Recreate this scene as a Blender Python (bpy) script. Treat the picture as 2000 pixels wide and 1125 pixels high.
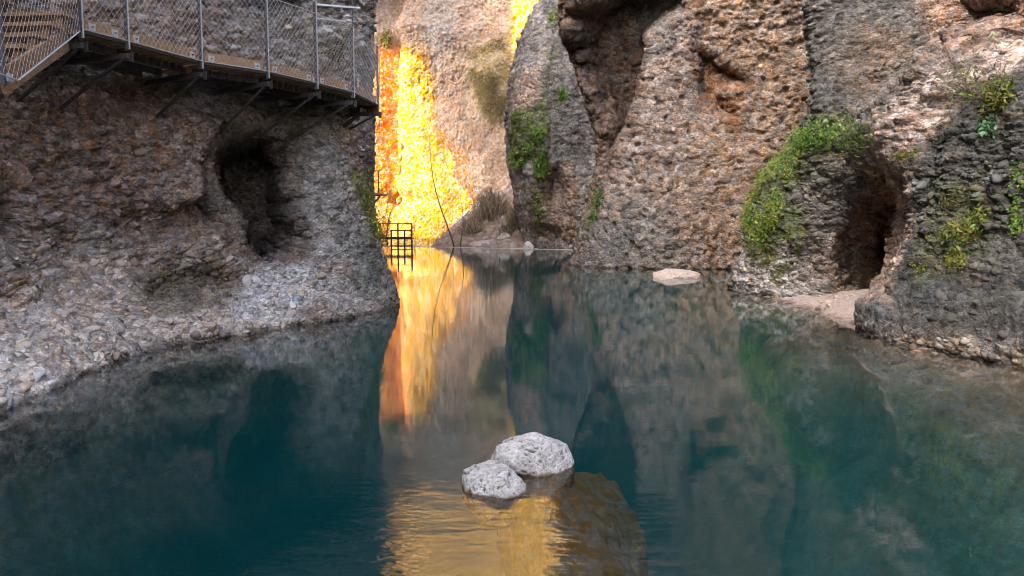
import bpy, math, random
import numpy as np
from mathutils import Vector, Matrix
from mathutils.bvhtree import BVHTree

random.seed(7)
RNG = np.random.default_rng(11)
for o in list(bpy.data.objects):
    bpy.data.objects.remove(o)
sc = bpy.context.scene
COL = sc.collection

# ------------------------------------------------------------------ camera
FOC = 1444.0            # focal length in pixels of a 2000 px wide picture
CAMH = 1.7
PITCH = math.atan((562.5 - 430.0) / FOC)
cam_d = bpy.data.cameras.new('camera')
cam_d.sensor_width = 36.0
cam_d.lens = 36.0 * FOC / 2000.0
cam_d.clip_start = 0.05
cam_d.clip_end = 2000.0
cam = bpy.data.objects.new('camera', cam_d)
COL.objects.link(cam)
cam.location = (0, 0, CAMH)
cam.rotation_euler = (math.pi / 2 - PITCH, 0, 0)
sc.camera = cam

# ------------------------------------------------------------------ light
TO_SUN = Vector((-0.66, -0.50, 0.56)).normalized()
SUN_EL = math.asin(TO_SUN.z)
SUN_AZ = math.atan2(TO_SUN.x, TO_SUN.y)          # clockwise from +y
w = bpy.data.worlds.new('World')
sc.world = w
w.use_nodes = True
wn = w.node_tree
sky = wn.nodes.new('ShaderNodeTexSky')
sky.sky_type = 'NISHITA'
sky.sun_disc = False
sky.sun_elevation = SUN_EL
sky.sun_rotation = SUN_AZ
sky.air_density = 0.45
sky.dust_density = 6.0
sky.ozone_density = 0.0
bg = wn.nodes['Background']
bg.inputs['Strength'].default_value = 0.15
wn.links.new(sky.outputs[0], bg.inputs['Color'])

sun_d = bpy.data.lights.new('sun', 'SUN')
sun_d.energy = 2.0
sun_d.angle = math.radians(0.5)
sun_d.color = (1.0, 0.83, 0.53)
sun = bpy.data.objects.new('sun', sun_d)
COL.objects.link(sun)
sun.location = (-40, -30, 60)
sun.rotation_euler = (-TO_SUN).to_track_quat('-Z', 'Y').to_euler()

sc.view_settings.view_transform = 'Standard'
sc.view_settings.look = 'None'
sc.view_settings.gamma = 1.0
sc.view_settings.use_curve_mapping = False
sc.view_settings.exposure = 3.2
sc.cycles.use_denoising = True
sc.cycles.filter_width = 1.0
sc.cycles.max_bounces = 8
sc.cycles.diffuse_bounces = 4
sc.cycles.glossy_bounces = 4
sc.cycles.transmission_bounces = 4
sc.cycles.volume_bounces = 1
sc.cycles.transparent_max_bounces = 12
sc.cycles.sample_clamp_indirect = 6.0
sc.cycles.caustics_reflective = False
sc.cycles.caustics_refractive = False

# ------------------------------------------------------------------ numpy helpers
CT, ST = math.cos(PITCH), math.sin(PITCH)


def ray(px, py):
    xr = (px - 1000) / FOC
    zr = (562.5 - py) / FOC
    return Vector((xr, CT + zr * ST, -ST + zr * CT))


def at_z(px, py, z):
    d = ray(px, py)
    t = (z - CAMH) / d.z
    return Vector((d.x * t, d.y * t, z))


def at_y(px, py, y):
    d = ray(px, py)
    t = y / d.y
    return Vector((d.x * t, y, CAMH + d.z * t))


def project(P):
    x = P[..., 0]
    y = P[..., 1]
    z = P[..., 2] - CAMH
    dep = y * CT - z * ST
    up = y * ST + z * CT
    d = np.where(dep > 0.2, dep, 0.2)
    px = 1000 + FOC * x / d
    py = 562.5 - FOC * up / d
    bad = dep <= 0.2
    px = np.where(bad, -9999, px)
    py = np.where(bad, -9999, py)
    return px, py


def _h(ix, iy, iz, seed):
    h = (ix.astype(np.uint32) * np.uint32(374761393) + iy.astype(np.uint32) * np.uint32(668265263)
         + iz.astype(np.uint32) * np.uint32(2147483647) + np.uint32((seed * 974634777) & 0xffffffff))
    h = (h ^ (h >> np.uint32(13))) * np.uint32(1274126177)
    h = (h ^ (h >> np.uint32(15))) * np.uint32(2246822519)
    h = h ^ (h >> np.uint32(16))
    return h.astype(np.float32) * np.float32(1.0 / 4294967295.0)


def vnoise(P, scale, seed=0):
    """value noise in -1..1, P (..., 3)"""
    q = (np.asarray(P, np.float32) * np.float32(scale))
    i = np.floor(q)
    f = q - i
    f = f * f * f * (f * (f * 6 - 15) + 10)
    i = i.astype(np.int64)
    x, y, z = i[..., 0], i[..., 1], i[..., 2]
    fx, fy, fz = f[..., 0], f[..., 1], f[..., 2]
    r = 0
    for dx in (0, 1):
        wx = fx if dx else 1 - fx
        for dy in (0, 1):
            wy = fy if dy else 1 - fy
            for dz in (0, 1):
                wz = fz if dz else 1 - fz
                r = r + wx * wy * wz * _h(x + dx, y + dy, z + dz, seed)
    return r * 2 - 1


def fbm(P, scale, octv=4, seed=0, gain=0.5, lac=2.03):
    a, s, tot, r = 1.0, scale, 0.0, 0
    for k in range(octv):
        r = r + a * vnoise(P, s, seed + k * 17)
        tot += a
        a *= gain
        s *= lac
    return r / tot


def worley(u, v, seed=0, jit=0.9):
    """2D cellular noise: nearest distance, second nearest, id hash"""
    iu = np.floor(u).astype(np.int64)
    iv = np.floor(v).astype(np.int64)
    f1 = np.full(u.shape, 9.0, np.float32)
    f2 = np.full(u.shape, 9.0, np.float32)
    idh = np.zeros(u.shape, np.float32)
    zero = np.zeros_like(iu)
    for du in (-1, 0, 1):
        for dv in (-1, 0, 1):
            a, b = iu + du, iv + dv
            rx = _h(a, b, zero, seed)
            ry = _h(a, b, zero + 1, seed)
            cx = a + 0.5 + (rx - 0.5) * jit
            cy = b + 0.5 + (ry - 0.5) * jit
            d = np.sqrt((u - cx) ** 2 + (v - cy) ** 2).astype(np.float32)
            near = d < f1
            f2 = np.where(near, f1, np.minimum(f2, d))
            idh = np.where(near, _h(a, b, zero + 2, seed), idh)
            f1 = np.where(near, d, f1)
    return f1, f2, idh


def worley3(Q, seed=0, jit=0.62):
    """3D cellular noise over the eight nearest cells: nearest distance and id hash"""
    Q = np.asarray(Q, np.float32)
    b = np.floor(Q - 0.5).astype(np.int64)
    f1 = np.full(Q.shape[:-1], 9.0, np.float32)
    idh = np.zeros(Q.shape[:-1], np.float32)
    for dx in (0, 1):
        for dy in (0, 1):
            for dz in (0, 1):
                ix, iy, iz = b[..., 0] + dx, b[..., 1] + dy, b[..., 2] + dz
                h = _h(ix, iy, iz, seed)
                h2 = (h * 57.31) % 1
                h3 = (h * 913.7) % 1
                d = ((Q[..., 0] - ix - .5 - (h - .5) * jit) ** 2 + (Q[..., 1] - iy - .5 - (h2 - .5) * jit) ** 2
                     + (Q[..., 2] - iz - .5 - (h3 - .5) * jit) ** 2)
                near = d < f1
                f1 = np.where(near, d, f1)
                idh = np.where(near, h, idh)
    return np.sqrt(f1), idh


def sstep(a, b, x):
    t = np.clip((x - a) / (b - a), 0, 1)
    return t * t * (3 - 2 * t)


def poly_sd(px, py, poly):
    """signed distance to a polygon, positive inside"""
    poly = np.asarray(poly, float)
    d = np.full(px.shape, 1e9)
    ins = np.zeros(px.shape, bool)
    n = len(poly)
    for i in range(n):
        ax, ay = poly[i]
        bx, by = poly[(i + 1) % n]
        ex, ey = bx - ax, by - ay
        wx, wy = px - ax, py - ay
        t = np.clip((wx * ex + wy * ey) / (ex * ex + ey * ey + 1e-9), 0, 1)
        d = np.minimum(d, (wx - ex * t) ** 2 + (wy - ey * t) ** 2)
        c = (ay > py) != (by > py)
        if abs(ey) > 1e-9:
            ins ^= c & (px < ax + (py - ay) * ex / ey)
    d = np.sqrt(d)
    return np.where(ins, d, -d)


def catmull(pts, k):
    pts = np.asarray(pts, float)
    n = len(pts)
    i = np.clip(np.floor(k).astype(int), 0, n - 2)
    t = (k - i)[:, None]
    p0 = pts[np.clip(i - 1, 0, n - 1)]
    p1 = pts[i]
    p2 = pts[i + 1]
    p3 = pts[np.clip(i + 2, 0, n - 1)]
    return 0.5 * ((2 * p1) + (p2 - p0) * t + (2 * p0 - 5 * p1 + 4 * p2 - p3) * t ** 2 + (3 * p1 - p0 - 3 * p2 + p3) * t ** 3)


def smooth1(a, n, axis):
    if n < 1:
        return a
    ker = np.hanning(2 * n + 3)[1:-1]
    ker /= ker.sum()
    pad = [(0, 0)] * a.ndim
    pad[axis] = (n, n)
    b = np.pad(a, pad, mode='edge')
    return np.apply_along_axis(lambda v: np.convolve(v, ker, 'valid'), axis, b)


def grid_normals(P):
    du = np.gradient(P, axis=1)
    dv = np.gradient(P, axis=0)
    n = np.cross(du, dv)
    n /= np.linalg.norm(n, axis=-1, keepdims=True) + 1e-9
    return n


def tag(o, label=None, cat=None, group=None, kind=None):
    if label:
        o['label'] = label
    if cat:
        o['category'] = cat
    if group:
        o['group'] = group
    if kind:
        o['kind'] = kind
    return o


def mesh_np(name, V, F, mat=None, col=None, smooth=True, parent=None):
    """V (n,3), F (m,3|4) -> object"""
    V = np.asarray(V, np.float32)
    F = np.asarray(F, np.int32)
    me = bpy.data.meshes.new(name)
    me.vertices.add(len(V))
    me.vertices.foreach_set('co', V.ravel())
    k = F.shape[1]
    me.loops.add(F.size)
    me.loops.foreach_set('vertex_index', F.ravel())
    me.polygons.add(len(F))
    me.polygons.foreach_set('loop_start', np.arange(0, F.size, k, dtype=np.int32))
    if smooth:
        me.polygons.foreach_set('use_smooth', np.ones(len(F), bool))
    me.update(calc_edges=True)
    if col is not None:
        a = me.color_attributes.new('Col', 'FLOAT_COLOR', 'POINT')
        c = np.ones((len(V), 4), np.float32)
        c[:, :3] = col
        a.data.foreach_set('color', c.ravel())
    o = bpy.data.objects.new(name, me)
    COL.objects.link(o)
    if mat:
        me.materials.append(mat)
    if parent:
        o.parent = parent
    return o


def grid_faces(nr, nc, keep=None):
    i = np.arange(nr * nc).reshape(nr, nc)
    q = np.stack([i[:-1, :-1], i[:-1, 1:], i[1:, 1:], i[1:, :-1]], -1)
    if keep is not None:
        return q[keep]
    return q.reshape(-1, 4)


def empty(name, loc=(0, 0, 0)):
    o = bpy.data.objects.new(name, None)
    COL.objects.link(o)
    o.location = loc
    o.empty_display_size = 0.2
    return o


class MB:
    """collects beams, tubes and quads into one mesh"""

    def __init__(self):
        self.v = []
        self.f = []

    def box(self, a, b, wd, ht, up=(0, 0, 1)):
        """beam from a to b, wd across, ht along up"""
        a, b, up = Vector(a), Vector(b), Vector(up)
        t = (b - a).normalized()
        s = t.cross(up)
        if s.length < 1e-4:
            s = t.cross(Vector((1, 0, 0)))
        s.normalize()
        u = s.cross(t).normalized()
        n = len(self.v)
        for p in (a, b):
            for i, j in ((-1, -1), (1, -1), (1, 1), (-1, 1)):
                self.v.append(tuple(p + s * (i * wd / 2) + u * (j * ht / 2)))
        for q in ((0, 1, 2, 3), (7, 6, 5, 4), (0, 4, 5, 1), (1, 5, 6, 2), (2, 6, 7, 3), (3, 7, 4, 0)):
            self.f.append(tuple(n + i for i in q))
        return self

    def tube(self, pts, r, seg=6, r2=None):
        pts = [Vector(p) for p in pts]
        n0 = len(self.v)
        m = len(pts)
        for i, p in enumerate(pts):
            t = (pts[min(i + 1, m - 1)] - pts[max(i - 1, 0)]).normalized()
            s = t.cross(Vector((0, 0, 1)))
            if s.length < 1e-3:
                s = t.cross(Vector((1, 0, 0)))
            s.normalize()
            u = s.cross(t)
            rr = r if r2 is None else r + (r2 - r) * i / max(1, m - 1)
            for k in range(seg):
                a = 2 * math.pi * k / seg
                self.v.append(tuple(p + s * (math.cos(a) * rr) + u * (math.sin(a) * rr)))
        for i in range(m - 1):
            for k in range(seg):
                k2 = (k + 1) % seg
                self.f.append((n0 + i * seg + k, n0 + i * seg + k2, n0 + (i + 1) * seg + k2, n0 + (i + 1) * seg + k))
        self.f.append(tuple(n0 + k for k in reversed(range(seg))))
        self.f.append(tuple(n0 + (m - 1) * seg + k for k in range(seg)))
        return self

    def build(self, name, mat, parent=None, smooth=False):
        me = bpy.data.meshes.new(name)
        me.from_pydata(self.v, [], self.f)
        if smooth:
            me.polygons.foreach_set('use_smooth', [True] * len(me.polygons))
        me.update()
        me.materials.append(mat)
        o = bpy.data.objects.new(name, me)
        COL.objects.link(o)
        if parent:
            o.parent = parent
            o.matrix_parent_inverse = Matrix.Translation(-parent.location)
        return o


# ------------------------------------------------------------------ materials
def newmat(name):
    m = bpy.data.materials.new(name)
    m.use_nodes = True
    return m, m.node_tree.nodes, m.node_tree.links, m.node_tree.nodes['Principled BSDF']


def rock_material(name, source='attr', peb=7.0, bump=0.5, contrast=0.35, rough=0.92, fine=45.0):
    """rock: colour from the mesh (zones, some with painted light and shade) broken up by pebble-sized and fine mottling"""
    m, n, l, b = newmat(name)
    tc = n.new('ShaderNodeTexCoord')
    if source == 'attr':
        at = n.new('ShaderNodeAttribute')
        at.attribute_name = 'Col'
        col = at.outputs['Color']
    else:
        oi = n.new('ShaderNodeObjectInfo')
        col = oi.outputs['Color']
    mp = n.new('ShaderNodeMapping')
    mp.inputs['Scale'].default_value = (1, 1, 1.25)
    l.new(tc.outputs['Object'], mp.inputs['Vector'])
    # warp
    nz = n.new('ShaderNodeTexNoise')
    nz.inputs['Scale'].default_value = 3.5
    nz.inputs['Detail'].default_value = 3
    l.new(mp.outputs[0], nz.inputs['Vector'])
    wv = n.new('ShaderNodeVectorMath')
    wv.operation = 'MULTIPLY_ADD'
    wv.inputs[1].default_value = (0.06, 0.06, 0.06)
    l.new(nz.outputs['Color'], wv.inputs[0])
    l.new(mp.outputs[0], wv.inputs[2])
    vo = n.new('ShaderNodeTexVoronoi')
    vo.inputs['Scale'].default_value = peb
    vo.inputs['Randomness'].default_value = 1.0
    l.new(wv.outputs[0], vo.inputs['Vector'])
    vo2 = n.new('ShaderNodeTexVoronoi')
    vo2.inputs['Scale'].default_value = peb * 2.9
    l.new(wv.outputs[0], vo2.inputs['Vector'])
    fn = n.new('ShaderNodeTexNoise')
    fn.inputs['Scale'].default_value = fine
    fn.inputs['Detail'].default_value = 5
    fn.inputs['Roughness'].default_value = 0.65
    l.new(tc.outputs['Object'], fn.inputs['Vector'])
    # per pebble tint
    sep = n.new('ShaderNodeSeparateColor')
    l.new(vo.outputs['Color'], sep.inputs[0])
    sep2 = n.new('ShaderNodeSeparateColor')
    l.new(vo2.outputs['Color'], sep2.inputs[0])
    mr = n.new('ShaderNodeMapRange')
    mr.inputs['To Min'].default_value = 1 - contrast
    mr.inputs['To Max'].default_value = 1 + contrast
    l.new(sep.outputs[0], mr.inputs['Value'])
    mr2 = n.new('ShaderNodeMapRange')
    mr2.inputs['To Min'].default_value = 1 - contrast * 0.9
    mr2.inputs['To Max'].default_value = 1 + contrast * 0.9
    l.new(sep2.outputs[1], mr2.inputs['Value'])
    mr3 = n.new('ShaderNodeMapRange')
    mr3.inputs['From Min'].default_value = 0.3
    mr3.inputs['From Max'].default_value = 0.7
    mr3.inputs['To Min'].default_value = 0.72
    mr3.inputs['To Max'].default_value = 1.25
    l.new(fn.outputs['Fac'], mr3.inputs['Value'])
    m1 = n.new('ShaderNodeMath')
    m1.operation = 'MULTIPLY'
    l.new(mr.outputs[0], m1.inputs[0])
    l.new(mr2.outputs[0], m1.inputs[1])
    m2 = n.new('ShaderNodeMath')
    m2.operation = 'MULTIPLY'
    l.new(m1.outputs[0], m2.inputs[0])
    l.new(mr3.outputs[0], m2.inputs[1])
    sc_ = n.new('ShaderNodeVectorMath')
    sc_.operation = 'SCALE'
    l.new(col, sc_.inputs[0])
    l.new(m2.outputs[0], sc_.inputs['Scale'])
    # slight hue drift between warm and grey grains
    hs = n.new('ShaderNodeHueSaturation')
    mr4 = n.new('ShaderNodeMapRange')
    mr4.inputs['To Min'].default_value = 0.55
    mr4.inputs['To Max'].default_value = 1.35
    l.new(sep.outputs[2], mr4.inputs['Value'])
    l.new(mr4.outputs[0], hs.inputs['Saturation'])
    l.new(sc_.outputs[0], hs.inputs['Color'])
    l.new(hs.outputs[0], b.inputs['Base Color'])
    b.inputs['Roughness'].default_value = rough
    b.inputs['Specular IOR Level'].default_value = 0.25
    # relief
    inv = n.new('ShaderNodeMath')
    inv.operation = 'MULTIPLY_ADD'
    l.new(vo.outputs['Distance'], inv.inputs[0])
    inv.inputs[1].default_value = -0.9
    l.new(vo2.outputs['Distance'], inv.inputs[2])
    hh = n.new('ShaderNodeMath')
    hh.operation = 'MULTIPLY_ADD'
    l.new(fn.outputs['Fac'], hh.inputs[0])
    hh.inputs[1].default_value = 0.8
    inv2 = n.new('ShaderNodeMath')
    inv2.operation = 'MULTIPLY_ADD'
    l.new(vo2.outputs['Distance'], inv2.inputs[0])
    inv2.inputs[1].default_value = -0.5
    iv3 = n.new('ShaderNodeMath')
    iv3.operation = 'MULTIPLY'
    l.new(vo.outputs['Distance'], iv3.inputs[0])
    iv3.inputs[1].default_value = -0.9
    l.new(iv3.outputs[0], inv2.inputs[2])
    l.new(inv2.outputs[0], hh.inputs[2])
    bp = n.new('ShaderNodeBump')
    bp.inputs['Strength'].default_value = bump
    bp.inputs['Distance'].default_value = 0.35 / peb
    l.new(hh.outputs[0], bp.inputs['Height'])
    l.new(bp.outputs[0], b.inputs['Normal'])
    return m


def simple_mat(name, col, rough=0.6, metal=0.0, nscale=30, var=0.25, bump=0.1, stretch=(1, 1, 1)):
    m, n, l, b = newmat(name)
    tc = n.new('ShaderNodeTexCoord')
    mp = n.new('ShaderNodeMapping')
    mp.inputs['Scale'].default_value = stretch
    l.new(tc.outputs['Object'], mp.inputs['Vector'])
    nz = n.new('ShaderNodeTexNoise')
    nz.inputs['Scale'].default_value = nscale
    nz.inputs['Detail'].default_value = 4
    l.new(mp.outputs[0], nz.inputs['Vector'])
    mr = n.new('ShaderNodeMapRange')
    mr.inputs['From Min'].default_value = 0.3
    mr.inputs['From Max'].default_value = 0.7
    mr.inputs['To Min'].default_value = 1 - var
    mr.inputs['To Max'].default_value = 1 + var
    l.new(nz.outputs['Fac'], mr.inputs['Value'])
    s = n.new('ShaderNodeVectorMath')
    s.operation = 'SCALE'
    s.inputs[0].default_value = col
    l.new(mr.outputs[0], s.inputs['Scale'])
    l.new(s.outputs[0], b.inputs['Base Color'])
    b.inputs['Roughness'].default_value = rough
    b.inputs['Metallic'].default_value = metal
    bp = n.new('ShaderNodeBump')
    bp.inputs['Strength'].default_value = bump
    bp.inputs['Distance'].default_value = 0.01
    l.new(nz.outputs['Fac'], bp.inputs['Height'])
    l.new(bp.outputs[0], b.inputs['Normal'])
    return m


def leaf_material(name):
    """leaf colour from the mesh attribute, light passes through a little"""
    m, n, l, b = newmat(name)
    at = n.new('ShaderNodeAttribute')
    at.attribute_name = 'Col'
    l.new(at.outputs['Color'], b.inputs['Base Color'])
    b.inputs['Roughness'].default_value = 0.5
    tr = n.new('ShaderNodeBsdfTranslucent')
    l.new(at.outputs['Color'], tr.inputs['Color'])
    mx = n.new('ShaderNodeMixShader')
    mx.inputs[0].default_value = 0.3
    l.new(b.outputs[0], mx.inputs[1])
    l.new(tr.outputs[0], mx.inputs[2])
    out = [q for q in n if q.type == 'OUTPUT_MATERIAL'][0]
    l.new(mx.outputs[0], out.inputs['Surface'])
    return m


def water_material():
    m, n, l, b = newmat('river_water')
    n.remove(b)
    out = [q for q in n if q.type == 'OUTPUT_MATERIAL'][0]
    tc = n.new('ShaderNodeTexCoord')
    # broad slow swell and fine ripples
    mp = n.new('ShaderNodeMapping')
    mp.inputs['Scale'].default_value = (0.7, 1.6, 1.0)
    l.new(tc.outputs['Object'], mp.inputs['Vector'])
    n1 = n.new('ShaderNodeTexNoise')
    n1.inputs['Scale'].default_value = 2.2
    n1.inputs['Detail'].default_value = 2
    l.new(mp.outputs[0], n1.inputs['Vector'])
    n2 = n.new('ShaderNodeTexNoise')
    n2.inputs['Scale'].default_value = 15.0
    n2.inputs['Detail'].default_value = 2
    n2.inputs['Distortion'].default_value = 0.6
    l.new(mp.outputs[0], n2.inputs['Vector'])
    ad = n.new('ShaderNodeMath')
    ad.operation = 'MULTIPLY_ADD'
    l.new(n2.outputs['Fac'], ad.inputs[0])
    ad.inputs[1].default_value = 0.3
    l.new(n1.outputs['Fac'], ad.inputs[2])
    # the current is livelier around the rocks in the foreground
    ds = n.new('ShaderNodeVectorMath')
    ds.operation = 'DISTANCE'
    ds.inputs[1].default_value = (-.15, 3.7, 0)
    l.new(tc.outputs['Object'], ds.inputs[0])
    mk = n.new('ShaderNodeMapRange')
    mk.interpolation_type = 'SMOOTHSTEP'
    mk.inputs['From Min'].default_value = 0.3
    mk.inputs['From Max'].default_value = 1.9
    mk.inputs['To Min'].default_value = 11.0
    mk.inputs['To Max'].default_value = 1.0
    l.new(ds.outputs['Value'], mk.inputs['Value'])
    mh = n.new('ShaderNodeMath')
    mh.operation = 'MULTIPLY'
    l.new(ad.outputs[0], mh.inputs[0])
    l.new(mk.outputs[0], mh.inputs[1])
    bp = n.new('ShaderNodeBump')
    bp.inputs['Strength'].default_value = 0.5
    bp.inputs['Distance'].default_value = 0.0016
    l.new(mh.outputs[0], bp.inputs['Height'])
    gl = n.new('ShaderNodeBsdfGlossy')
    gl.inputs['Roughness'].default_value = 0.0
    gl.inputs['Color'].default_value = (1, 1, 1, 1)
    l.new(bp.outputs[0], gl.inputs['Normal'])
    tr = n.new('ShaderNodeBsdfTransparent')
    fr = n.new('ShaderNodeFresnel')
    fr.inputs['IOR'].default_value = 1.333
    l.new(bp.outputs[0], fr.inputs['Normal'])
    mx = n.new('ShaderNodeMixShader')
    l.new(fr.outputs[0], mx.inputs[0])
    l.new(tr.outputs[0], mx.inputs[1])
    l.new(gl.outputs[0], mx.inputs[2])
    l.new(mx.outputs[0], out.inputs['Surface'])
    ab = n.new('ShaderNodeVolumeAbsorption')
    ab.inputs['Color'].default_value = (0.0, 0.62, 0.66, 1)
    ab.inputs['Density'].default_value = 0.55
    sv = n.new('ShaderNodeVolumeScatter')
    sv.inputs['Color'].default_value = (0.03, 0.62, 0.66, 1)
    sv.inputs['Density'].default_value = 0.075
    av = n.new('ShaderNodeAddShader')
    l.new(ab.outputs[0], av.inputs[0])
    l.new(sv.outputs[0], av.inputs[1])
    l.new(av.outputs[0], out.inputs['Volume'])
    return m


M_ROCK = rock_material('conglomerate_rock', peb=8, bump=1.0)
M_ROCK_MID = rock_material('conglomerate_rock_coarse', peb=4.5, bump=1.0, fine=22)
M_ROCK_FAR = rock_material('far_wall_rock', peb=4.0, bump=0.6, contrast=0.12, fine=14)
M_COBBLE = rock_material('cobble_stone', source='obj', peb=14, bump=0.25, contrast=0.12, fine=60)
M_COBBLES = rock_material('cobble_stones', source='attr', peb=14, bump=0.25, contrast=0.12, fine=60)
M_WATER = water_material()
M_STEEL = simple_mat('galvanised_steel', (0.11, 0.115, 0.125), 0.5, 0.3, 25, 0.2)
M_STEEL_L = simple_mat('bright_steel', (0.62, 0.66, 0.7), 0.4, 0.6, 25, 0.12)
M_STEEL_D = simple_mat('dark_painted_steel', (0.06, 0.05, 0.045), 0.6, 0.2, 25, 0.3)
M_WIRE = simple_mat('wire_rope', (0.55, 0.52, 0.48), 0.55, 0.3, 60, 0.15)
M_WOOD = simple_mat('weathered_timber', (0.33, 0.2, 0.105), 0.8, 0.0, 9, 0.35, 0.3, (1, 1, 6))
M_RUST = simple_mat('rusty_steel', (0.11, 0.05, 0.025), 0.8, 0.2, 18, 0.4)
M_LEAF = leaf_material('leaf_green')
M_BARK = simple_mat('bare_bark', (0.16, 0.12, 0.09), 0.85, 0, 30, 0.3)
M_CONC = simple_mat('weir_concrete', (0.5, 0.47, 0.42), 0.85, 0, 6, 0.2)

# ------------------------------------------------------------------ cliffs
SHEETS = {}


def cliff(name, plan, profs, side, zs, step_px=2.6, feats=(), bumps=(), base=((.25, .22, .19), (.33, .30, .27)),
          zones=(), big=(0.25, 0.45), peb=((0.34, 0.05), (0.16, 0.03), (0.08, 0.016)), mat=None, label=None, seed=1,
          strata=0.0, mid_z=1.5, coarse=40, pit=0.0, asp=(1.25, .8), zj=34, calm=(), tintk=1.0):
    """a rock wall: plan curve at the waterline, profile offsets over height, hollows, relief and colour zones, some with painted light and shade"""
    plan = np.asarray(plan, float)
    nk = len(plan)
    kk = np.linspace(0, nk - 1, 4000)
    c = catmull(plan, kk)
    ds = np.linalg.norm(np.diff(c, axis=0), axis=1)
    mid = np.concatenate([0.5 * (c[1:] + c[:-1]), np.full((len(c) - 1, 1), mid_z)], 1)
    dist = np.maximum(np.linalg.norm(mid[:, :2], axis=1), 3.0)
    px, py = project(np.concatenate([c, np.full((len(c), 1), mid_z)], 1))
    dpx = np.abs(np.diff(px))
    inview = (px[1:] > -150) & (px[1:] < 2150)
    wgt = np.where(inview, np.sqrt(dpx ** 2 + (0.5 * FOC * ds / dist) ** 2), ds * coarse / 4)
    cum = np.concatenate([[0], np.cumsum(wgt)])
    ncol = int(cum[-1] / step_px) + 2
    k = np.interp(np.linspace(0, cum[-1], ncol), cum, kk)
    C = catmull(plan, k)
    # smooth normals
    kd = np.linspace(0, nk - 1, 1500)
    cd = catmull(plan, kd)
    T = np.gradient(cd, axis=0)
    T /= np.linalg.norm(T, axis=1, keepdims=True) + 1e-9
    Nn = np.stack([-T[:, 1], T[:, 0]], 1) * side
    Nn = smooth1(Nn, 25, 0)
    Nn /= np.linalg.norm(Nn, axis=1, keepdims=True) + 1e-9
    N2 = np.stack([np.interp(k, kd, Nn[:, 0]), np.interp(k, kd, Nn[:, 1])], 1)
    z = np.asarray(zs, float)
    nr = len(z)
    ks = sorted(profs)
    zd = np.linspace(z[0], z[-1], 900)
    tab = []
    for q in ks:
        zz, oo = zip(*profs[q])
        o = np.interp(zd, zz, oo)
        o = smooth1(o[:, None], max(1, int(0.12 / (zd[1] - zd[0]))), 0)[:, 0]
        tab.append(np.interp(z, zd, o))
    tab = np.array(tab)                       # keys x rows
    off = np.stack([np.interp(k, ks, tab[:, i]) for i in range(nr)], 0)    # rows x cols
    off = smooth1(off, 6, 1)
    s_len = np.concatenate([[0], np.cumsum(np.linalg.norm(np.diff(C, axis=0), axis=1))])
    P = np.zeros((nr, ncol, 3))
    P[..., 0] = C[None, :, 0] + N2[None, :, 0] * off
    P[..., 1] = C[None, :, 1] + N2[None, :, 1] * off
    P[..., 2] = z[:, None]
    Nh = np.zeros_like(P)
    Nh[..., 0] = N2[None, :, 0]
    Nh[..., 1] = N2[None, :, 1]
    arc = np.concatenate([np.zeros((1, ncol)), np.cumsum(np.linalg.norm(np.diff(P, axis=0), axis=2), 0)], 0)
    px, py = project(P)
    wob = fbm(P, 1.3 / max(1.0, np.median(dist) / 12), 3, seed + 5)
    wob = wob + .45 * fbm(P, 5.0 / max(1.0, np.median(dist) / 12), 3, seed + 6)
    jx = px + wob * 14
    jy = py + fbm(P, 1.1 / max(1.0, np.median(dist) / 12), 3, seed + 9) * 14
    for ft in feats:
        poly, depth, soft = ft[:3]
        sd = poly_sd(jx, jy, poly)
        wgt_ = (depth * sstep(-soft * 0.35, soft, sd))[..., None]
        if len(ft) > 3:                       # a cave that runs in along its own axis
            P += np.array([ft[3][0], ft[3][1], ft[3][2]]) * wgt_
        else:
            P -= Nh * wgt_
    # broad relief
    n = grid_normals(P)
    if (n * Nh).sum(-1).mean() < 0:
        n = -n
    scl, amp = big[0], big[1]
    rel = fbm(P * np.array([1, 1, 0.8]), scl, 4, seed) * amp
    rel += (1 - np.abs(fbm(P * np.array([1, 1, 1.2]), scl * 2.7, 4, seed + 40))) * amp * 0.3
    rel += fbm(P, scl * 9, 3, seed + 44) * amp * 0.13
    if strata:
        rel += strata * fbm(P * np.array([0.35, 0.35, 3.0]), 1.0, 4, seed + 70)
    for ax, ay, rx, ry, h in bumps:
        d2 = ((jx - ax) / rx) ** 2 + ((jy - ay) / ry) ** 2
        rel += h * np.exp(-d2 * 1.5)
    P = P + n * rel[..., None]
    # cobbles of the conglomerate, several sizes, laid flat in the bedding
    uu = np.broadcast_to(s_len[None, :], arc.shape) + 0.25 * vnoise(P, 1.7, seed + 91)
    vv = arc + 0.2 * vnoise(P, 1.9, seed + 92)
    n = grid_normals(P)
    if (n * Nh).sum(-1).mean() < 0:
        n = -n
    PW = P + np.stack([vnoise(P, 2.1, seed + 93), vnoise(P, 2.3, seed + 94), vnoise(P, 2.2, seed + 95)], -1) * .07
    rel = np.zeros(arc.shape)
    tint = np.ones(arc.shape)
    warm = np.zeros(arc.shape)
    for i, (size, h) in enumerate(peb):
        f1, idh = worley3(PW / (size * np.array([asp[0], asp[0], asp[1]])), seed + 200 + i * 13)
        rad = 0.36 + 0.34 * idh
        dome = np.sqrt(np.clip(1 - (f1 / rad) ** 2, 0, 1))
        on = sstep(0.35, 0.45, (idh * 7.31) % 1)
        rel += dome * h * on * (0.5 + idh)
        edge = sstep(0.0, 0.25, dome) * on
        tint *= 1 + edge * (((idh * 13.7) % 1) - 0.5) * 0.55
        warm += edge * (((idh * 29.1) % 1) - 0.5) * 0.5
    rel *= .35 + .95 * sstep(-.35, .4, fbm(P, .5 / max(1.0, np.median(dist) / 18), 3, seed + 81))
    rel += fbm(P, 7.0, 3, seed + 60) * peb[-1][1] * 1.2
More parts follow.
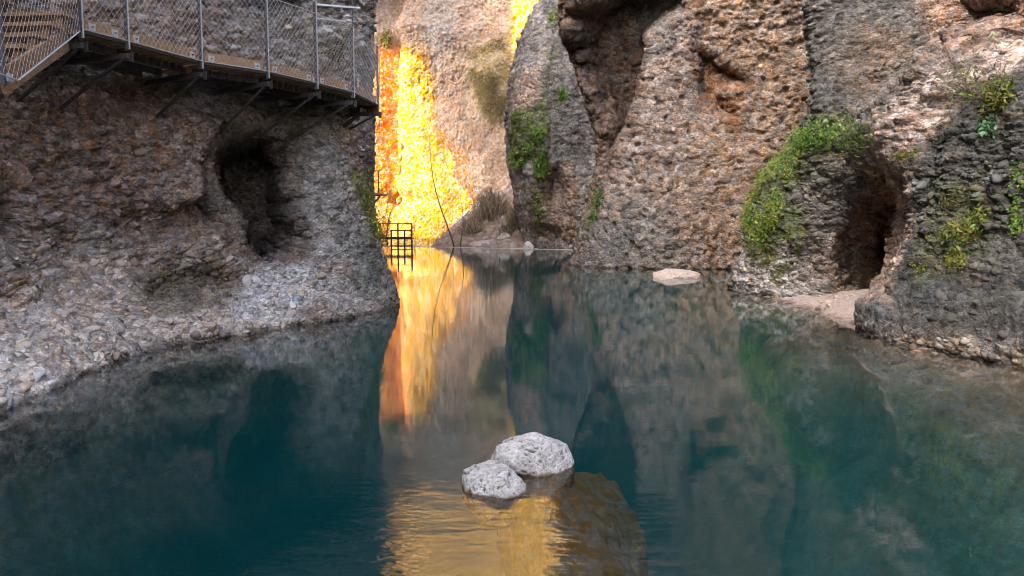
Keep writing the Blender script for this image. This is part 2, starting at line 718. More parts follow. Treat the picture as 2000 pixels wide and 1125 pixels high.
    for poly in calm:
        rel *= 1 - .75 * sstep(-10, 15, poly_sd(px, py, poly))
    if pit:
        f1, f2, idh = worley(uu / 0.5 + 7, vv / 0.4, seed + 300)
        rel -= pit * sstep(0.3, 0.12, f1) * (idh > 0.6)
    P = P + n * rel[..., None]
    # colour zones
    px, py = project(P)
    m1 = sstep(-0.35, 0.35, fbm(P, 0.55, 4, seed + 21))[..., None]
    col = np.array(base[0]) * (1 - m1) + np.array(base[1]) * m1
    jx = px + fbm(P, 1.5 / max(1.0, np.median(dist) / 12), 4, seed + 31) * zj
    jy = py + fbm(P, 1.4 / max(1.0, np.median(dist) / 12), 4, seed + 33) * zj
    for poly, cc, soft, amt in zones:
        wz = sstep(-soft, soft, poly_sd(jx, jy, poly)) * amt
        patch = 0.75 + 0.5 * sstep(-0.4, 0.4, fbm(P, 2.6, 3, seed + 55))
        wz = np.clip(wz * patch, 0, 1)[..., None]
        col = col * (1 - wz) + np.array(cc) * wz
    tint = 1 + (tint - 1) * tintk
    warm = warm * tintk
    col = col * tint[..., None]
    col[..., 0] *= 1 + 0.25 * warm
    col[..., 2] *= 1 - 0.25 * warm
    wet = sstep(.09, .015, P[..., 2] + .05 * fbm(P, 3, 2, seed + 66))[..., None]      # wet, algae-stained margin
    col = col * (1 - wet) + (col * .35 + np.array((.03, .025, .015))) * wet
    col = np.clip(col, 0.01, 0.85)
    o = mesh_np(name, P.reshape(-1, 3), grid_faces(nr, ncol), mat, col.reshape(-1, 3))
    tag(o, label, kind='structure')
    n = grid_normals(P)
    if (n * Nh).sum(-1).mean() < 0:
        n = -n
    SHEETS[name] = dict(P=P, N=n, px=px, py=py, col=col, obj=o, off=Nh)
    return o


def zrows(*segs):
    """(z0, z1, n) segments joined"""
    r = []
    for a, b, m in segs:
        r += list(np.linspace(a, b, m, endpoint=False))
    r.append(segs[-1][1])
    return np.array(r)


GREY = (.19, .185, .17)
DGREY = (.115, .115, .105)
BROWN = (.27, .175, .12)
PINK = (.52, .41, .35)
WHITE = (.76, .69, .60)
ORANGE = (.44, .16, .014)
MOSS = (.09, .12, .025)

# ---- left cliff with the boardwalk
Lplan = [(-9, -30), (-6, -12), (-4.9, -2), (-4.6, 4), (-4.74, 6.72), (-4.88, 7.7), (-4.95, 9.4), (-4.66, 10.25), (-4.04, 11.1),
         (-3.38, 12.1), (-2.77, 13.22), (-2.28, 14.8), (-2.9, 16.6), (-5.2, 18), (-9, 19.5), (-14, 20.5)]
pl_near = [(-2, .6), (-.3, .12), (0, 0), (.18, -.35), (.42, -.85), (.7, -1.2), (1.1, -1.4), (2, -1.5), (3, -1.65), (3.6, -1.8), (4.6, -1.7), (6, -1.5), (9, -1.1), (14, -1.2), (21, -3)]
pl_mid = [(-2, .4), (-.3, .08), (0, 0), (.16, -.35), (.38, -.75), (.65, -.98), (1.0, -1.1), (1.6, -1.15), (2.5, -1.2), (3.3, -1.3), (3.7, -1.5), (4.6, -1.3), (6, -1.05), (9, -.6), (14, -.7), (21, -3)]
pl_cor = [(-2, .3), (-.3, .05), (0, 0), (.6, -.12), (1.2, -.38), (1.8, -.62), (2.7, -.86), (3.4, -1.04), (3.8, -1.2), (4.5, -.9), (5.2, -.62), (6, -.5), (9, -.2), (14, -.5), (21, -3)]
pl_far = [(-2, .3), (0, 0), (1.2, -.4), (2.7, -.8), (3.6, -1.0), (6, -.6), (14, -.5), (21, -3)]
cliff('cliff_left', Lplan, {0: pl_near, 6: pl_near, 8: pl_mid, 9.5: pl_mid, 11: pl_cor, 13: pl_far, 15: pl_far}, -1,
      zrows((-2, -.15, 12), (-.15, 1.4, 190), (1.4, 4.4, 230), (4.4, 7.0, 120), (7, 21, 40)), step_px=2.3,
      feats=[
          ([(478, 272), (522, 250), (570, 258), (597, 300), (603, 370), (618, 430), (632, 470), (592, 500), (552, 515), (512, 480), (498, 420), (470, 370), (455, 320)], 2.4, 9, (-.40, .91, .0)),
          ([(405, 310), (450, 245), (540, 225), (610, 255), (635, 380), (655, 470), (600, 530), (520, 540), (450, 490), (405, 420)], .45, 32),
          ([(190, 420), (260, 395), (330, 400), (440, 380), (470, 440), (400, 470), (300, 475), (210, 470)], .28, 22),
          ([(255, 560), (330, 520), (440, 510), (500, 530), (470, 580), (360, 610), (280, 620)], .22, 35),
          ([(-60, 330), (10, 350), (22, 430), (15, 500), (-60, 500)], .5, 18),
          ([(225, 640), (262, 600), (270, 640), (255, 690), (225, 700)], .22, 12),
          ([(100, 150), (420, 160), (600, 190), (640, 235), (560, 250), (420, 235), (250, 215), (90, 185)], .28, 30),
      ],
      bumps=[(650, 440, 60, 120, .15), (120, 300, 150, 90, .12)],
      base=((.26, .205, .165), (.36, .30, .245)),
      zones=[
          ([(-60, 150), (330, 160), (430, 260), (380, 350), (240, 420), (-60, 430)], (.34, .245, .19), 40, .9),
          ([(-60, 620), (120, 560), (250, 600), (300, 720), (200, 800), (-60, 860)], WHITE, 40, .95),
          ([(-60, 520), (200, 480), (320, 560), (420, 620), (560, 600), (600, 640), (300, 720), (-60, 640)], (.56, .485, .40), 40, .9),
          ([(440, 600), (480, 560), (560, 520), (640, 490), (650, 540), (600, 600), (470, 640)], (.56, .55, .53), 22, .95),
          ([(580, 260), (660, 240), (700, 400), (780, 590), (640, 620), (600, 480)], (.36, .35, .32), 22, .85),
          ([(700, 430), (730, 440), (785, 590), (700, 600), (690, 520)], (.15, .16, .13), 16, .8),
          ([(420, 250), (580, 240), (610, 480), (520, 530), (430, 400)], (.18, .15, .125), 20, .8),  # cave shade painted into the rock colour
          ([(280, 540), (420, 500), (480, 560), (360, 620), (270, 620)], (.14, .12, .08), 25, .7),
          ([(-60, -100), (420, -100), (400, 130), (-60, 90)], (.38, .31, .26), 40, .8),
          ([(420, -100), (745, -100), (745, 210), (400, 140)], (.44, .415, .38), 40, .9),
          ([(440, -60), (620, -60), (590, 40), (470, 20)], (.16, .16, .16), 18, .8),
      ],
      big=(.32, .34), peb=((.34, .055), (.16, .05), (.085, .03), (.05, .016)), mat=M_ROCK,
      label='left conglomerate cliff of rounded cobbles with a dark cave hollow', seed=3)

# ---- right cliff: the dark domed rock, the cave and the mossy buttress
Rplan = [(9, -30), (7.2, -12), (6.3, 0), (6.0, 5), (5.89, 8.38), (5.69, 9.55), (5.46, 10.85), (5.9, 11.9), (7.3, 12.9), (8.0, 14.3), (7.35, 15.4), (6.5, 15.6),
         (5.92, 16.0), (5.52, 17.5), (5.65, 18.9), (6.6, 20.5), (9.5, 22), (14, 23)]
r1 = [(-2, .6), (-.2, .1), (0, 0), (.25, .08), (.6, -.1), (1, -.38), (1.7, -.66), (2.4, -.74), (3, -.85), (3.5, -1.05), (4, -1.6), (4.6, -2.5), (5.2, -3.1), (6.2, -3.6), (7, -3.2), (15, -4)]
r15 = [(-2, .4), (0, 0), (1.5, 0), (2.2, .25), (2.75, 1.0), (3.2, 1.5), (3.6, 1.2), (4.2, .2), (5, -.5), (7, -.8), (15, -2.5)]
r2 = [(-2, .4), (0, 0), (.3, -.05), (.8, -.28), (1.8, -.42), (2.8, -.8), (3.5, -1.35), (4.0, -1.9), (5, -2.2), (7, -2.35), (15, -4)]
r15b = [(-2, .4), (0, 0), (1.5, -.1), (2.2, 0), (2.75, .5), (3.2, .85), (3.6, .6), (4.2, -.2), (5, -.9), (7, -1.2), (15, -2.8)]
CAVE = [(1738, 310), (1764, 345), (1785, 390), (1790, 430), (1780, 480), (1765, 520), (1752, 560), (1745, 595), (1690, 592), (1640, 575), (1622, 520), (1628, 460), (1655, 410), (1690, 350), (1715, 312)]
CAVE2 = [(1735, 370), (1775, 380), (1786, 430), (1770, 500), (1750, 560), (1715, 565), (1700, 500), (1705, 420)]
cliff('cliff_right', Rplan, {0: r1, 6.2: r1, 8: r15, 9.3: r15, 10.4: r15b, 11.6: r2, 15: r2, 17: r2}, 1,
      zrows((-2, -.15, 12), (-.15, 4.0, 330), (4.0, 7.2, 190), (7.2, 15, 30)), step_px=2.2, mid_z=2.0,
      feats=[(CAVE, 1.3, 20, (.47, .88, .05)), (CAVE2, .7, 24, (.47, .88, .0)),
             ([(1875, 0), (1960, -10), (1985, 40), (1950, 80), (1890, 90), (1868, 50)], 1.0, 22),
             ([(1540, 300), (1600, 290), (1640, 330), (1570, 400)], .15, 30)],
      bumps=[(1690, 330, 40, 40, .15), (1560, 480, 90, 60, .1)],
      base=((.13, .125, .115), (.20, .185, .165)),
      zones=[
          ([(2100, 20), (1950, 90), (1800, 150), (1640, 300), (1700, 330), (1790, 310), (1880, 190), (2100, 70)], PINK, 30, .95),
          ([(1600, -80), (1760, -80), (1800, 60), (1740, 180), (1640, 240), (1570, 240)], (.115, .112, .105), 22, .95),
          ([(1660, 60), (1760, 40), (1780, 140), (1700, 200), (1650, 160)], (.17, .125, .09), 25, .7),
          ([(1800, -60), (2100, -60), (2100, 40), (1900, 100), (1800, 110)], (.34, .235, .18), 25, .85),
          (CAVE, (.50, .36, .27), 12, .95),
          ([(1620, 470), (1720, 500), (1740, 590), (1560, 590), (1560, 520)], (.29, .24, .20), 25, .8),
          ([(1420, 490), (1520, 500), (1600, 560), (1560, 600), (1420, 580)], (.42, .40, .37), 18, .9),
          ([(1740, 640), (1850, 640), (2050, 690), (2050, 760), (1720, 680)], (.30, .26, .22), 22, .85),
          ([(1790, 300), (1900, 190), (2050, 100), (2050, 640), (1850, 640), (1760, 600)], (.085, .085, .075), 30, .95),
          ([(1455, 330), (1540, 240), (1640, 230), (1660, 300), (1540, 380), (1560, 470), (1480, 500)], MOSS, 25, .7),
          ([(1830, 360), (1920, 360), (1940, 480), (1800, 540)], MOSS, 30, .5),
      ],
      big=(.36, .32), peb=((.36, .07), (.18, .055), (.095, .032), (.055, .016)), mat=M_ROCK,
      label='right conglomerate cliff with a cave and a mossy buttress', seed=8)

# ---- brown overhanging wall further down on the right
R3plan = [(18, 21), (13, 24), (9, 25.4), (7.0, 25.9), (5.2, 25.9), (3.6, 26.5), (2.7, 27.4), (2.5, 29), (3.2, 32), (5, 36), (8, 39)]
r3a = [(-2, .5), (0, 0), (1, -.15), (2.5, -.5), (5, -1.0), (8, -1.1), (12, -.9), (19, -3)]
r3b = [(-2, .5), (0, 0), (1, -.2), (2.3, -.7), (3.6, -1.05), (5.3, -.75), (7, -.05), (8.6, .45), (10, .5), (14, .1), (19, -2)]
cliff('cliff_brown', R3plan, {0: r3a, 4.5: r3a, 5.8: r3b, 8: r3b, 10: r3a}, 1,
      zrows((-2, -.2, 8), (-.2, 10.5, 370), (10.5, 19, 30)), step_px=1.9, mid_z=4,
      feats=[
          ([(1122, 20), (1200, -20), (1345, -60), (1335, 20), (1265, 80), (1270, 150), (1245, 230), (1205, 300), (1188, 325), (1175, 260), (1142, 180), (1114, 100)], 2.8, 30, (.3, .92, .25)),
          ([(1345, 88), (1400, 100), (1470, 150), (1462, 175), (1412, 182), (1440, 232), (1400, 250), (1350, 195)], .8, 16, (.2, .9, .3)),
          ([(1290, 320), (1320, 300), (1330, 370), (1310, 400)], .2, 14),
      ],
      bumps=[(1480, 60, 90, 110, .4), (1240, 420, 60, 60, .2)],
      base=((.205, .142, .10), (.275, .205, .153)),
      zones=[
          ([(1130, 420), (1240, 380), (1330, 430), (1330, 530), (1120, 530)], (.20, .19, .17), 30, .9),
          ([(1260, 120), (1350, 40), (1360, 200), (1320, 330), (1220, 400), (1160, 400), (1200, 300)], (.29, .235, .195), 30, .85),
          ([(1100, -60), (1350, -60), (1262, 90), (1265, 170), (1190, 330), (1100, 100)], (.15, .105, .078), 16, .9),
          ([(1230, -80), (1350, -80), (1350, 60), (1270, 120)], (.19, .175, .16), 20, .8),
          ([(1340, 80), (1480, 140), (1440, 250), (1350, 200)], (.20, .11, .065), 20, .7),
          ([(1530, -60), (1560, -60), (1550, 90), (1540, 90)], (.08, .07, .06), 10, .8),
          ([(1580, -80), (1680, -80), (1640, 280), (1565, 280)], (.16, .155, .145), 10, .9),
      ],
      big=(.2, .5), peb=((.45, .07), (.24, .06), (.13, .04)), mat=M_ROCK_MID, strata=.02, pit=.12, asp=(1.0, .95),
      calm=[[(1118, 10), (1345, -60), (1265, 80), (1262, 150), (1190, 325), (1140, 180)]],
      label='brown rock wall with a dark overhanging scoop on its left', seed=14)

# ---- grey column
R4plan = [(16, 34), (10, 39.5), (5, 42.3), (3, 42.8), (1.5, 43.4), (.6, 45.2), (.5, 50), (2, 58), (5, 66)]
r4a = [(-2, .3), (0, 0), (5, -.4), (10, -.7), (15, -1.0), (27, -6)]
r4b = [(-2, -.4), (0, -.5), (2.7, .1), (5.8, .45), (10, .55), (12.4, -.1), (14, -1.0), (15.5, -1.9), (20, -3.2), (27, -7)]
cliff('cliff_grey', R4plan, {0: r4a, 3.2: r4a, 4.6: r4b, 8: r4b}, 1,
      zrows((-2, -.2, 6), (-.2, 16.5, 340), (16.5, 27, 40)), step_px=1.6, mid_z=7,
      feats=[([(1055, 350), (1090, 320), (1115, 360), (1110, 400), (1070, 405)], .8, 22),
             ([(1046, 440), (1090, 445), (1115, 487), (1050, 500)], .7, 16),
             ([(1068, 60), (1080, 60), (1078, 400), (1066, 400)], .5, 8)],
      bumps=[(1120, 200, 30, 120, .4), (1030, 250, 20, 120, .3)],
      base=((.19, .18, .165), (.27, .255, .235)),
      zones=[
          ([(1000, 150), (1062, 60), (1066, 300), (1040, 440), (1000, 440)], (.36, .32, .28), 16, .7),
          ([(1015, 150), (1045, 130), (1040, 240), (1020, 250)], (.48, .32, .22), 10, .6),
          ([(1050, 340), (1120, 320), (1140, 480), (1040, 490)], (.25, .17, .12), 14, .8),
          ([(1005, 230), (1060, 190), (1060, 300), (1030, 330), (1005, 310)], MOSS, 12, .8),
          ([(1060, 100), (1070, 100), (1066, 480), (1045, 460)], MOSS, 9, .6),
          ([(1070, -60), (1170, -60), (1180, 330), (1080, 320)], (.155, .15, .14), 12, .7),
      ],
      big=(.16, .6), peb=((.6, .12), (.32, .09), (.18, .055)), mat=M_ROCK_MID, strata=.04, asp=(1.0, 1.0),
      label='grey rock column streaked with green growth', seed=23)

# ---- far pale wall
Wplan = [(12, 55), (7, 62), (3, 67), (-1, 69), (-5, 70), (-8.5, 70.5), (-10.0, 71.0), (-10.8, 72.9), (-13.3, 71.9), (-15.5, 71.8), (-19, 73), (-26, 77)]
wa = [(-4, 1.5), (0, 1.2), (3, .6), (8, .2), (20, -.5), (34, -1.5), (55, -4)]
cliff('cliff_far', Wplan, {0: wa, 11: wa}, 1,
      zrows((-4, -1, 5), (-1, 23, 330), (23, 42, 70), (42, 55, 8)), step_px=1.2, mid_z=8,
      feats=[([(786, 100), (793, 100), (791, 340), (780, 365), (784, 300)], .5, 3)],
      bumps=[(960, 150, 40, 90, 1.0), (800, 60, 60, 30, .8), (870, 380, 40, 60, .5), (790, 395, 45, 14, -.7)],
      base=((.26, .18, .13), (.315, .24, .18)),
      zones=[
          ([(840, -40), (900, -40), (900, 60), (850, 120), (820, 60)], (.31, .29, .265), 25, .7),
          ([(915, 90), (990, 70), (1005, 230), (960, 250), (915, 180)], (.26, .21, .10), 16, .7),
          ([(780, 85), (828, 100), (848, 160), (846, 240), (884, 300), (885, 345), (936, 408), (900, 440), (840, 500), (700, 520), (750, 370), (782, 350)], (.275, .145, .014), 14, .98),  # sunlight put into the colour: gold inside the sun patch outline
          ([(680, 90), (746, 90), (752, 380), (680, 420)], (.30, .135, .015), 5, .97),  # painted sun gold carried on to the left
          ([(738, 90), (792, 90), (789, 335), (772, 372), (746, 385), (738, 300)], ORANGE, 4, 1.0),  # bounced light painted as an orange strip
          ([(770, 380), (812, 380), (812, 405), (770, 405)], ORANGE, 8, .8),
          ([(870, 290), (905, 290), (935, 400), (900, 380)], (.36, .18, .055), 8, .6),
          ([(1000, -400), (1075, -400), (1070, 60), (1000, 160)], (.40, .25, .04), 14, .9),  # painted sun gold on the upper sunlit tip
          ([(700, -900), (1150, -900), (1120, -120), (700, -110)], (.5, .31, .07), 30, .9),  # painted sun gold on the sunlit wall above the frame
      ],
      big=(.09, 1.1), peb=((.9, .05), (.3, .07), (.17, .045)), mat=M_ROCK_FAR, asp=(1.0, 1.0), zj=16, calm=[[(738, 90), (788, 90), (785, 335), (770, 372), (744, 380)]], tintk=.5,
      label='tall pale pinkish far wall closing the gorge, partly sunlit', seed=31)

# ---- left cliff beyond the corner, carries the second landing
L2plan = [(-16, 22), (-10, 26), (-7.6, 28.6), (-6.2, 30.5), (-5.98, 32), (-6.8, 34.5), (-8.7, 38), (-12, 42), (-16, 47)]
l2 = [(-2, .3), (0, .2), (2, 0), (4, -.05), (8, -.1), (12, 0), (30, -2)]
cliff('cliff_corner', L2plan, {0: l2, 8: l2}, -1, zrows((-2, -.2, 5), (-.2, 9, 170), (9, 30, 24)), step_px=2.0, mid_z=3,
      base=((.24, .18, .14), (.32, .26, .22)),
      zones=[([(670, 240), (715, 240), (712, 380), (670, 380)], (.26, .19, .15), 12, .7)],
      big=(.25, .35), peb=((.45, .08), (.22, .05)), mat=M_ROCK_MID,
      label='brown rock corner behind the left cliff', seed=37)

# ---- unseen wall added on the left, its holes shape the sun patches
LIT = [[(700, 112), (745, 106), (772, 110), (800, 98), (825, 124), (843, 150), (848, 185), (840, 215), (850, 245), (856, 288), (880, 300),
        (886, 322), (878, 345), (905, 365), (925, 393), (933, 410), (905, 428), (868, 448), (845, 470), (838, 500), (700, 520)],
       [(1003, 145), (1035, 90), (1068, 10), (1100, -100), (1115, -220), (1125, -900), (640, -900), (720, -110), (860, -75), (950, -40), (1000, 0), (1008, 40), (1000, 80)]]


def build_sun_mask():
    y = np.concatenate([np.arange(-40, 44, 2.0), np.arange(44, 76, .16), np.arange(76, 90, 2.0)])
    z = np.concatenate([np.arange(-3, 52, .2)])
    Y, Z = np.meshgrid(y, z)
    P = np.zeros(Y.shape + (3,))
    P[..., 1], P[..., 2] = Y, Z
    P[..., 0] = -17.5
    P[..., 2] = -3 + (Z + 3) * np.where(Y < 38, .70, np.where(Y < 44, .70 + .3 * (Y - 38) / 6, 1.0))
    P[..., 0] += fbm(P, .12, 4, 77) * 1.6
    cen = 0.25 * (P[:-1, :-1] + P[1:, :-1] + P[:-1, 1:] + P[1:, 1:])
    Wm = SHEETS['cliff_far']
    wp = Wm['P'][::2, ::2]
    bvh = BVHTree.FromPolygons([tuple(v) for v in wp.reshape(-1, 3)], [tuple(int(i) for i in q) for q in grid_faces(*wp.shape[:2])])
    keep = np.ones(cen.shape[:2], bool)
    d = -TO_SUN
    idx, hits = [], []
    for i in range(cen.shape[0]):
        for j in range(cen.shape[1]):
            c = cen[i, j]
            if c[1] < 43 or c[1] > 77:
                continue
            h = bvh.ray_cast(Vector(c), d)
            if h[0] is not None:
                idx.append((i, j))
                hits.append(h[0])
    H = np.array(hits)
    hx, hy = project(H)
    hx = hx + fbm(H, .5, 3, 5) * 7
    hy = hy + fbm(H, .5, 3, 6) * 7
    lit = np.zeros(len(H), bool)
    for poly in LIT:
        lit |= poly_sd(hx, hy, poly) > 0
    for (i, j), q in zip(idx, lit):
        if q:
            keep[i, j] = False
    nr, nc = Y.shape
    f = grid_faces(nr, nc, keep)
    n = nr * nc
    V = np.concatenate([P.reshape(-1, 3), P.reshape(-1, 3) + np.array(TO_SUN) * 2.5])
    from collections import Counter
    cnt = Counter()
    for q in f:
        for a in range(4):
            e = (q[a], q[(a + 1) % 4])
            cnt[(min(e), max(e))] += 1
    wallf = []
    for q in f:
        for a in range(4):
            e = (int(q[a]), int(q[(a + 1) % 4]))
            if cnt[(min(e), max(e))] == 1:
                wallf.append((e[0], e[1], e[1] + n, e[0] + n))
    F = np.concatenate([f, f[:, ::-1] + n, np.array(wallf)])
    used = np.unique(F)
    remap = np.zeros(len(V), int)
    remap[used] = np.arange(len(used))
    col = np.tile(np.array([[.36, .29, .23]]), (len(used), 1))
    o = mesh_np('sun_mask_wall', V[used], remap[F], M_ROCK_FAR, col)
    tag(o, 'unseen wall added on the left, cut to shape the sun patches', kind='structure')


build_sun_mask()


# ------------------------------------------------------------------ river bed, water, weir, far bank
def polyline_dist(X, Y, pts):
    c = catmull(np.asarray(pts, float), np.linspace(0, len(pts) - 1, 160))
    d = np.full(X.shape, 1e9)
    for a, b in zip(c[:-1], c[1:]):
        ex, ey = b - a
        wx, wy = X - a[0], Y - a[1]
        t = np.clip((wx * ex + wy * ey) / (ex * ex + ey * ey + 1e-9), 0, 1)
        d = np.minimum(d, (wx - ex * t) ** 2 + (wy - ey * t) ** 2)
    return np.sqrt(d)


gx = np.linspace(-12, 12, 260)
gy = np.concatenate([np.linspace(-30, 2, 50, endpoint=False), np.linspace(2, 24, 330, endpoint=False), np.linspace(24, 49, 120)])
X, Y = np.meshgrid(gx, gy)
dl = polyline_dist(X, Y, Lplan)
dr = polyline_dist(X, Y, Rplan)
d3 = polyline_dist(X, Y, R3plan)
bp_ = np.stack([X, Y, 0 * X], -1)
dr2 = dr + .5 * fbm(bp_, .5, 3, 4)
dep = np.minimum(.15 + 1.1 * dl, np.where(dr2 < 1.5, .05 + .13 * np.maximum(dr2, 0), .245 + .95 * (dr2 - 1.5)))
dep = np.minimum(dep, .2 + .8 * d3)
dep = np.clip(dep, 0.05, 3.4)
dep += .18 * fbm(bp_, .8, 4, 9) * np.clip(dep, 0, 1) + .05 * fbm(bp_, 4, 3, 10)
# gravel bank in the cave mouth
bank = 0.46 * np.exp(-(((X - 6.85) / 1.35) ** 2 + ((Y - 13.7) / 1.9) ** 2) * 1.3)
dep = dep - bank * 1.25
f1, f2, idh = worley(X / .3, Y / .3, 61)
dep -= np.sqrt(np.clip(1 - (f1 / (.2 + .3 * idh)) ** 2, 0, 1)) * .05 * (idh > .45)
Pb = np.stack([X, Y, -dep], -1)
cb = np.array((.15, .10, .062)) + (fbm(bp_, 1.2, 4, 12)[..., None] * .05) * np.array((1, .8, .6))
cb = cb * (1 + ((idh > .45) * (f1 < .35))[..., None] * (idh[..., None] - .6))
wb = sstep(-.02, .05, -dep)[..., None]
cb = cb * (1 - wb) + np.array((.40, .33, .28)) * wb
cb_bed = cb
o = bed_obj = mesh_np('riverbed', Pb.reshape(-1, 3), grid_faces(*X.shape), M_COBBLES, np.clip(cb, .02, .8).reshape(-1, 3))
tag(o, 'brown stony river bed with a gravel bank at the cave mouth', kind='structure')

WEIR_A, WEIR_B = (-15.0, 51.9), (6.0, 40.8)


def build_water():
    poly = [(-26, -34), (26, -34), (26, WEIR_B[1] - 10), WEIR_B, WEIR_A, (-26, WEIR_A[1])]
    n = len(poly)
    v = [(x, y, 0) for x, y in poly] + [(x, y, -6) for x, y in poly]
    f = [tuple(range(n)), tuple(reversed(range(n, 2 * n)))]
    for i in range(n):
        j = (i + 1) % n
        f.append((i + n, j + n, j, i))
    me = bpy.data.meshes.new('water')
    me.from_pydata(v, [], f)
    me.materials.append(M_WATER)
    me.update()
    o = bpy.data.objects.new('water', me)
    COL.objects.link(o)
    tag(o, 'still dark teal river pool mirroring the gorge walls', kind='structure')


build_water()
mb = MB()
wa_, wb_ = Vector((*WEIR_A, 0)), Vector((*WEIR_B, 0))
dv = (wb_ - wa_).normalized()
nv = Vector((-dv.y, dv.x, 0))
mb.box(wa_ + nv * .22 + Vector((0, 0, -1.48)), wb_ + nv * .22 + Vector((0, 0, -1.48)), .4, 3.0)
o = mb.build('weir', M_CONC)
tag(o, 'low pale concrete weir edge across the far end of the pool', 'weir')

# far bank behind the weir
gx = np.linspace(-9, 9, 200)
gy = np.linspace(43, 69, 200)
X, Y = np.meshgrid(gx, gy)
bp_ = np.stack([X, Y, 0 * X], -1)
line = 43.27 + (X - 1.35) * -.528
back = np.clip((Y - line - .6) / 18.0, -.2, 1.2)
hgt = (3.3 * sstep(-7.5, .5, X) + .9) * back ** 1.0 - .25 - 2.5 * sstep(-4.5, -8.5, X)
hgt = np.where(back < 0, -2.0, hgt) + .25 * fbm(bp_, .6, 4, 3) + .12 * fbm(bp_, 2.2, 3, 8)
f1, f2, idh = worley(X / .8, Y / .8, 71)
hgt += np.sqrt(np.clip(1 - (f1 / (.2 + .3 * idh)) ** 2, 0, 1)) * .25 * (idh > .5)
cb = np.array((.26, .20, .16)) * (1 + .25 * fbm(bp_, .9, 4, 2)[..., None])
cb = cb + ((idh > .5) * (f1 < .35) * .09)[..., None]
o = mesh_np('bank', np.stack([X, Y, hgt], -1).reshape(-1, 3), grid_faces(*X.shape), M_ROCK_FAR, np.clip(cb, .02, .8).reshape(-1, 3))
tag(o, 'rubble bank at the foot of the far wall', kind='structure')


# ------------------------------------------------------------------ stones
def ico(sub):
    import bmesh
    bm = bmesh.new()
    bmesh.ops.create_icosphere(bm, subdivisions=sub, radius=1)
    V = np.array([v.co[:] for v in bm.verts])
    F = np.array([[v.index for v in f.verts] for f in bm.faces])
    bm.free()
    return V, F


ICO2, ICO5 = ico(2), ico(6)
COBV = []
for i in range(10):
    V = ICO2[0].copy()
    V = np.sign(V) * np.abs(V) ** random.uniform(.75, .95)
    V = V * (1 + .25 * vnoise(V + i * 7.3, 1.1, i))[:, None]
    for _ in range(5):
        pn = RNG.normal(0, 1, 3)
        pn /= np.linalg.norm(pn)
        V = V - np.maximum(0, V @ pn - RNG.uniform(.45, .75))[:, None] * pn
    COBV.append(V)
COBM = []
for i, V in enumerate(COBV):
    me = bpy.data.meshes.new('cobble')
    me.from_pydata([tuple(v) for v in V], [], [tuple(int(a) for a in f) for f in ICO2[1]])
    me.polygons.foreach_set('use_smooth', [True] * len(me.polygons))
    me.materials.append(M_COBBLE)
    COBM.append(me)


SHEETS['riverbed'] = dict(P=Pb, N=np.tile(np.array([0, 0, 1.0]), Pb.shape[:2] + (1,)), px=project(Pb)[0], py=project(Pb)[1], col=np.clip(cb_bed, .1, .8) * 1.1, obj=bed_obj)


def cobbles(sheet, polys, count, smin, smax, single=300, sink=.3, zmin=-.05):
    S = SHEETS[sheet]
    P, N, col = S['P'].reshape(-1, 3), S['N'].reshape(-1, 3), S['col'].reshape(-1, 3)
    px, py = S['px'].ravel(), S['py'].ravel()
    cand = np.zeros(len(P))
    for poly, wgt in polys:
        cand = np.maximum(cand, (poly_sd(px, py, poly) > 0) * wgt)
    view = np.array([0, 0, CAMH]) - P
    cand *= ((view * N).sum(1) > 0.02) & (P[:, 2] > zmin)
    cand *= sstep(-.45, .35, fbm(P, 1.0, 3, 19)) + .08
    # even density per area: weight by true spacing
    cand /= cand.sum()
    pick = RNG.choice(len(P), count, replace=False, p=cand)
    size = smin * (smax / smin) ** (RNG.random(count) ** 2.4)
    dist = np.linalg.norm(view[pick], axis=1)
    order = np.argsort(-(size / dist))
    JV, JF, JC, nv_ = [], [], [], 0
    for r, q in enumerate(order):
        i = pick[q]
        s = size[q]
        n = Vector(N[i])
        n = (n + Vector(RNG.normal(0, .25, 3))).normalized()
        t = Vector((0, 0, 1)).cross(n)
        t.normalize()
        b = n.cross(t)
        a = RNG.normal(0, .35)
        t2 = t * math.cos(a) + b * math.sin(a)
        b2 = n.cross(t2)
        sz = s * RNG.uniform(.28, .42)
        pos = Vector(P[i]) - n * (sz * sink)
        sx, sy = s * RNG.uniform(.48, .68), s * RNG.uniform(.28, .45)
        M = Matrix((t2 * sx, b2 * sy, n * sz)).transposed().to_4x4()
        M.translation = pos
        k = RNG.uniform(.78, 1.3)
        wv = RNG.normal(.02, .05)
        g = col[i].mean()
        cc = (col[i] * .85 + g * .15) * k * np.array((1 + wv, 1.0, 1 - wv))
        if RNG.random() < .04:
            cc = cc * np.array((1.2, .97, .8))
        cc = np.clip(cc, .03, .75)
        v = int(RNG.integers(len(COBM)))
        if r < single:
            o = bpy.data.objects.new('cobble', COBM[v])
            COL.objects.link(o)
            o.parent = S['obj']
            o.matrix_world = M
            o.color = (*cc, 1)
        else:
            A = np.array(M)
            JV.append(COBV[v] @ A[:3, :3].T + A[:3, 3])
            JF.append(ICO2[1] + nv_)
            nv_ += len(COBV[v])
            JC.append(np.tile(cc, (len(COBV[v]), 1)))
    if JV:
        o = mesh_np('small_cobbles', np.concatenate(JV), np.concatenate(JF), M_COBBLES, np.concatenate(JC), parent=S['obj'])
        tag(o, kind='stuff')


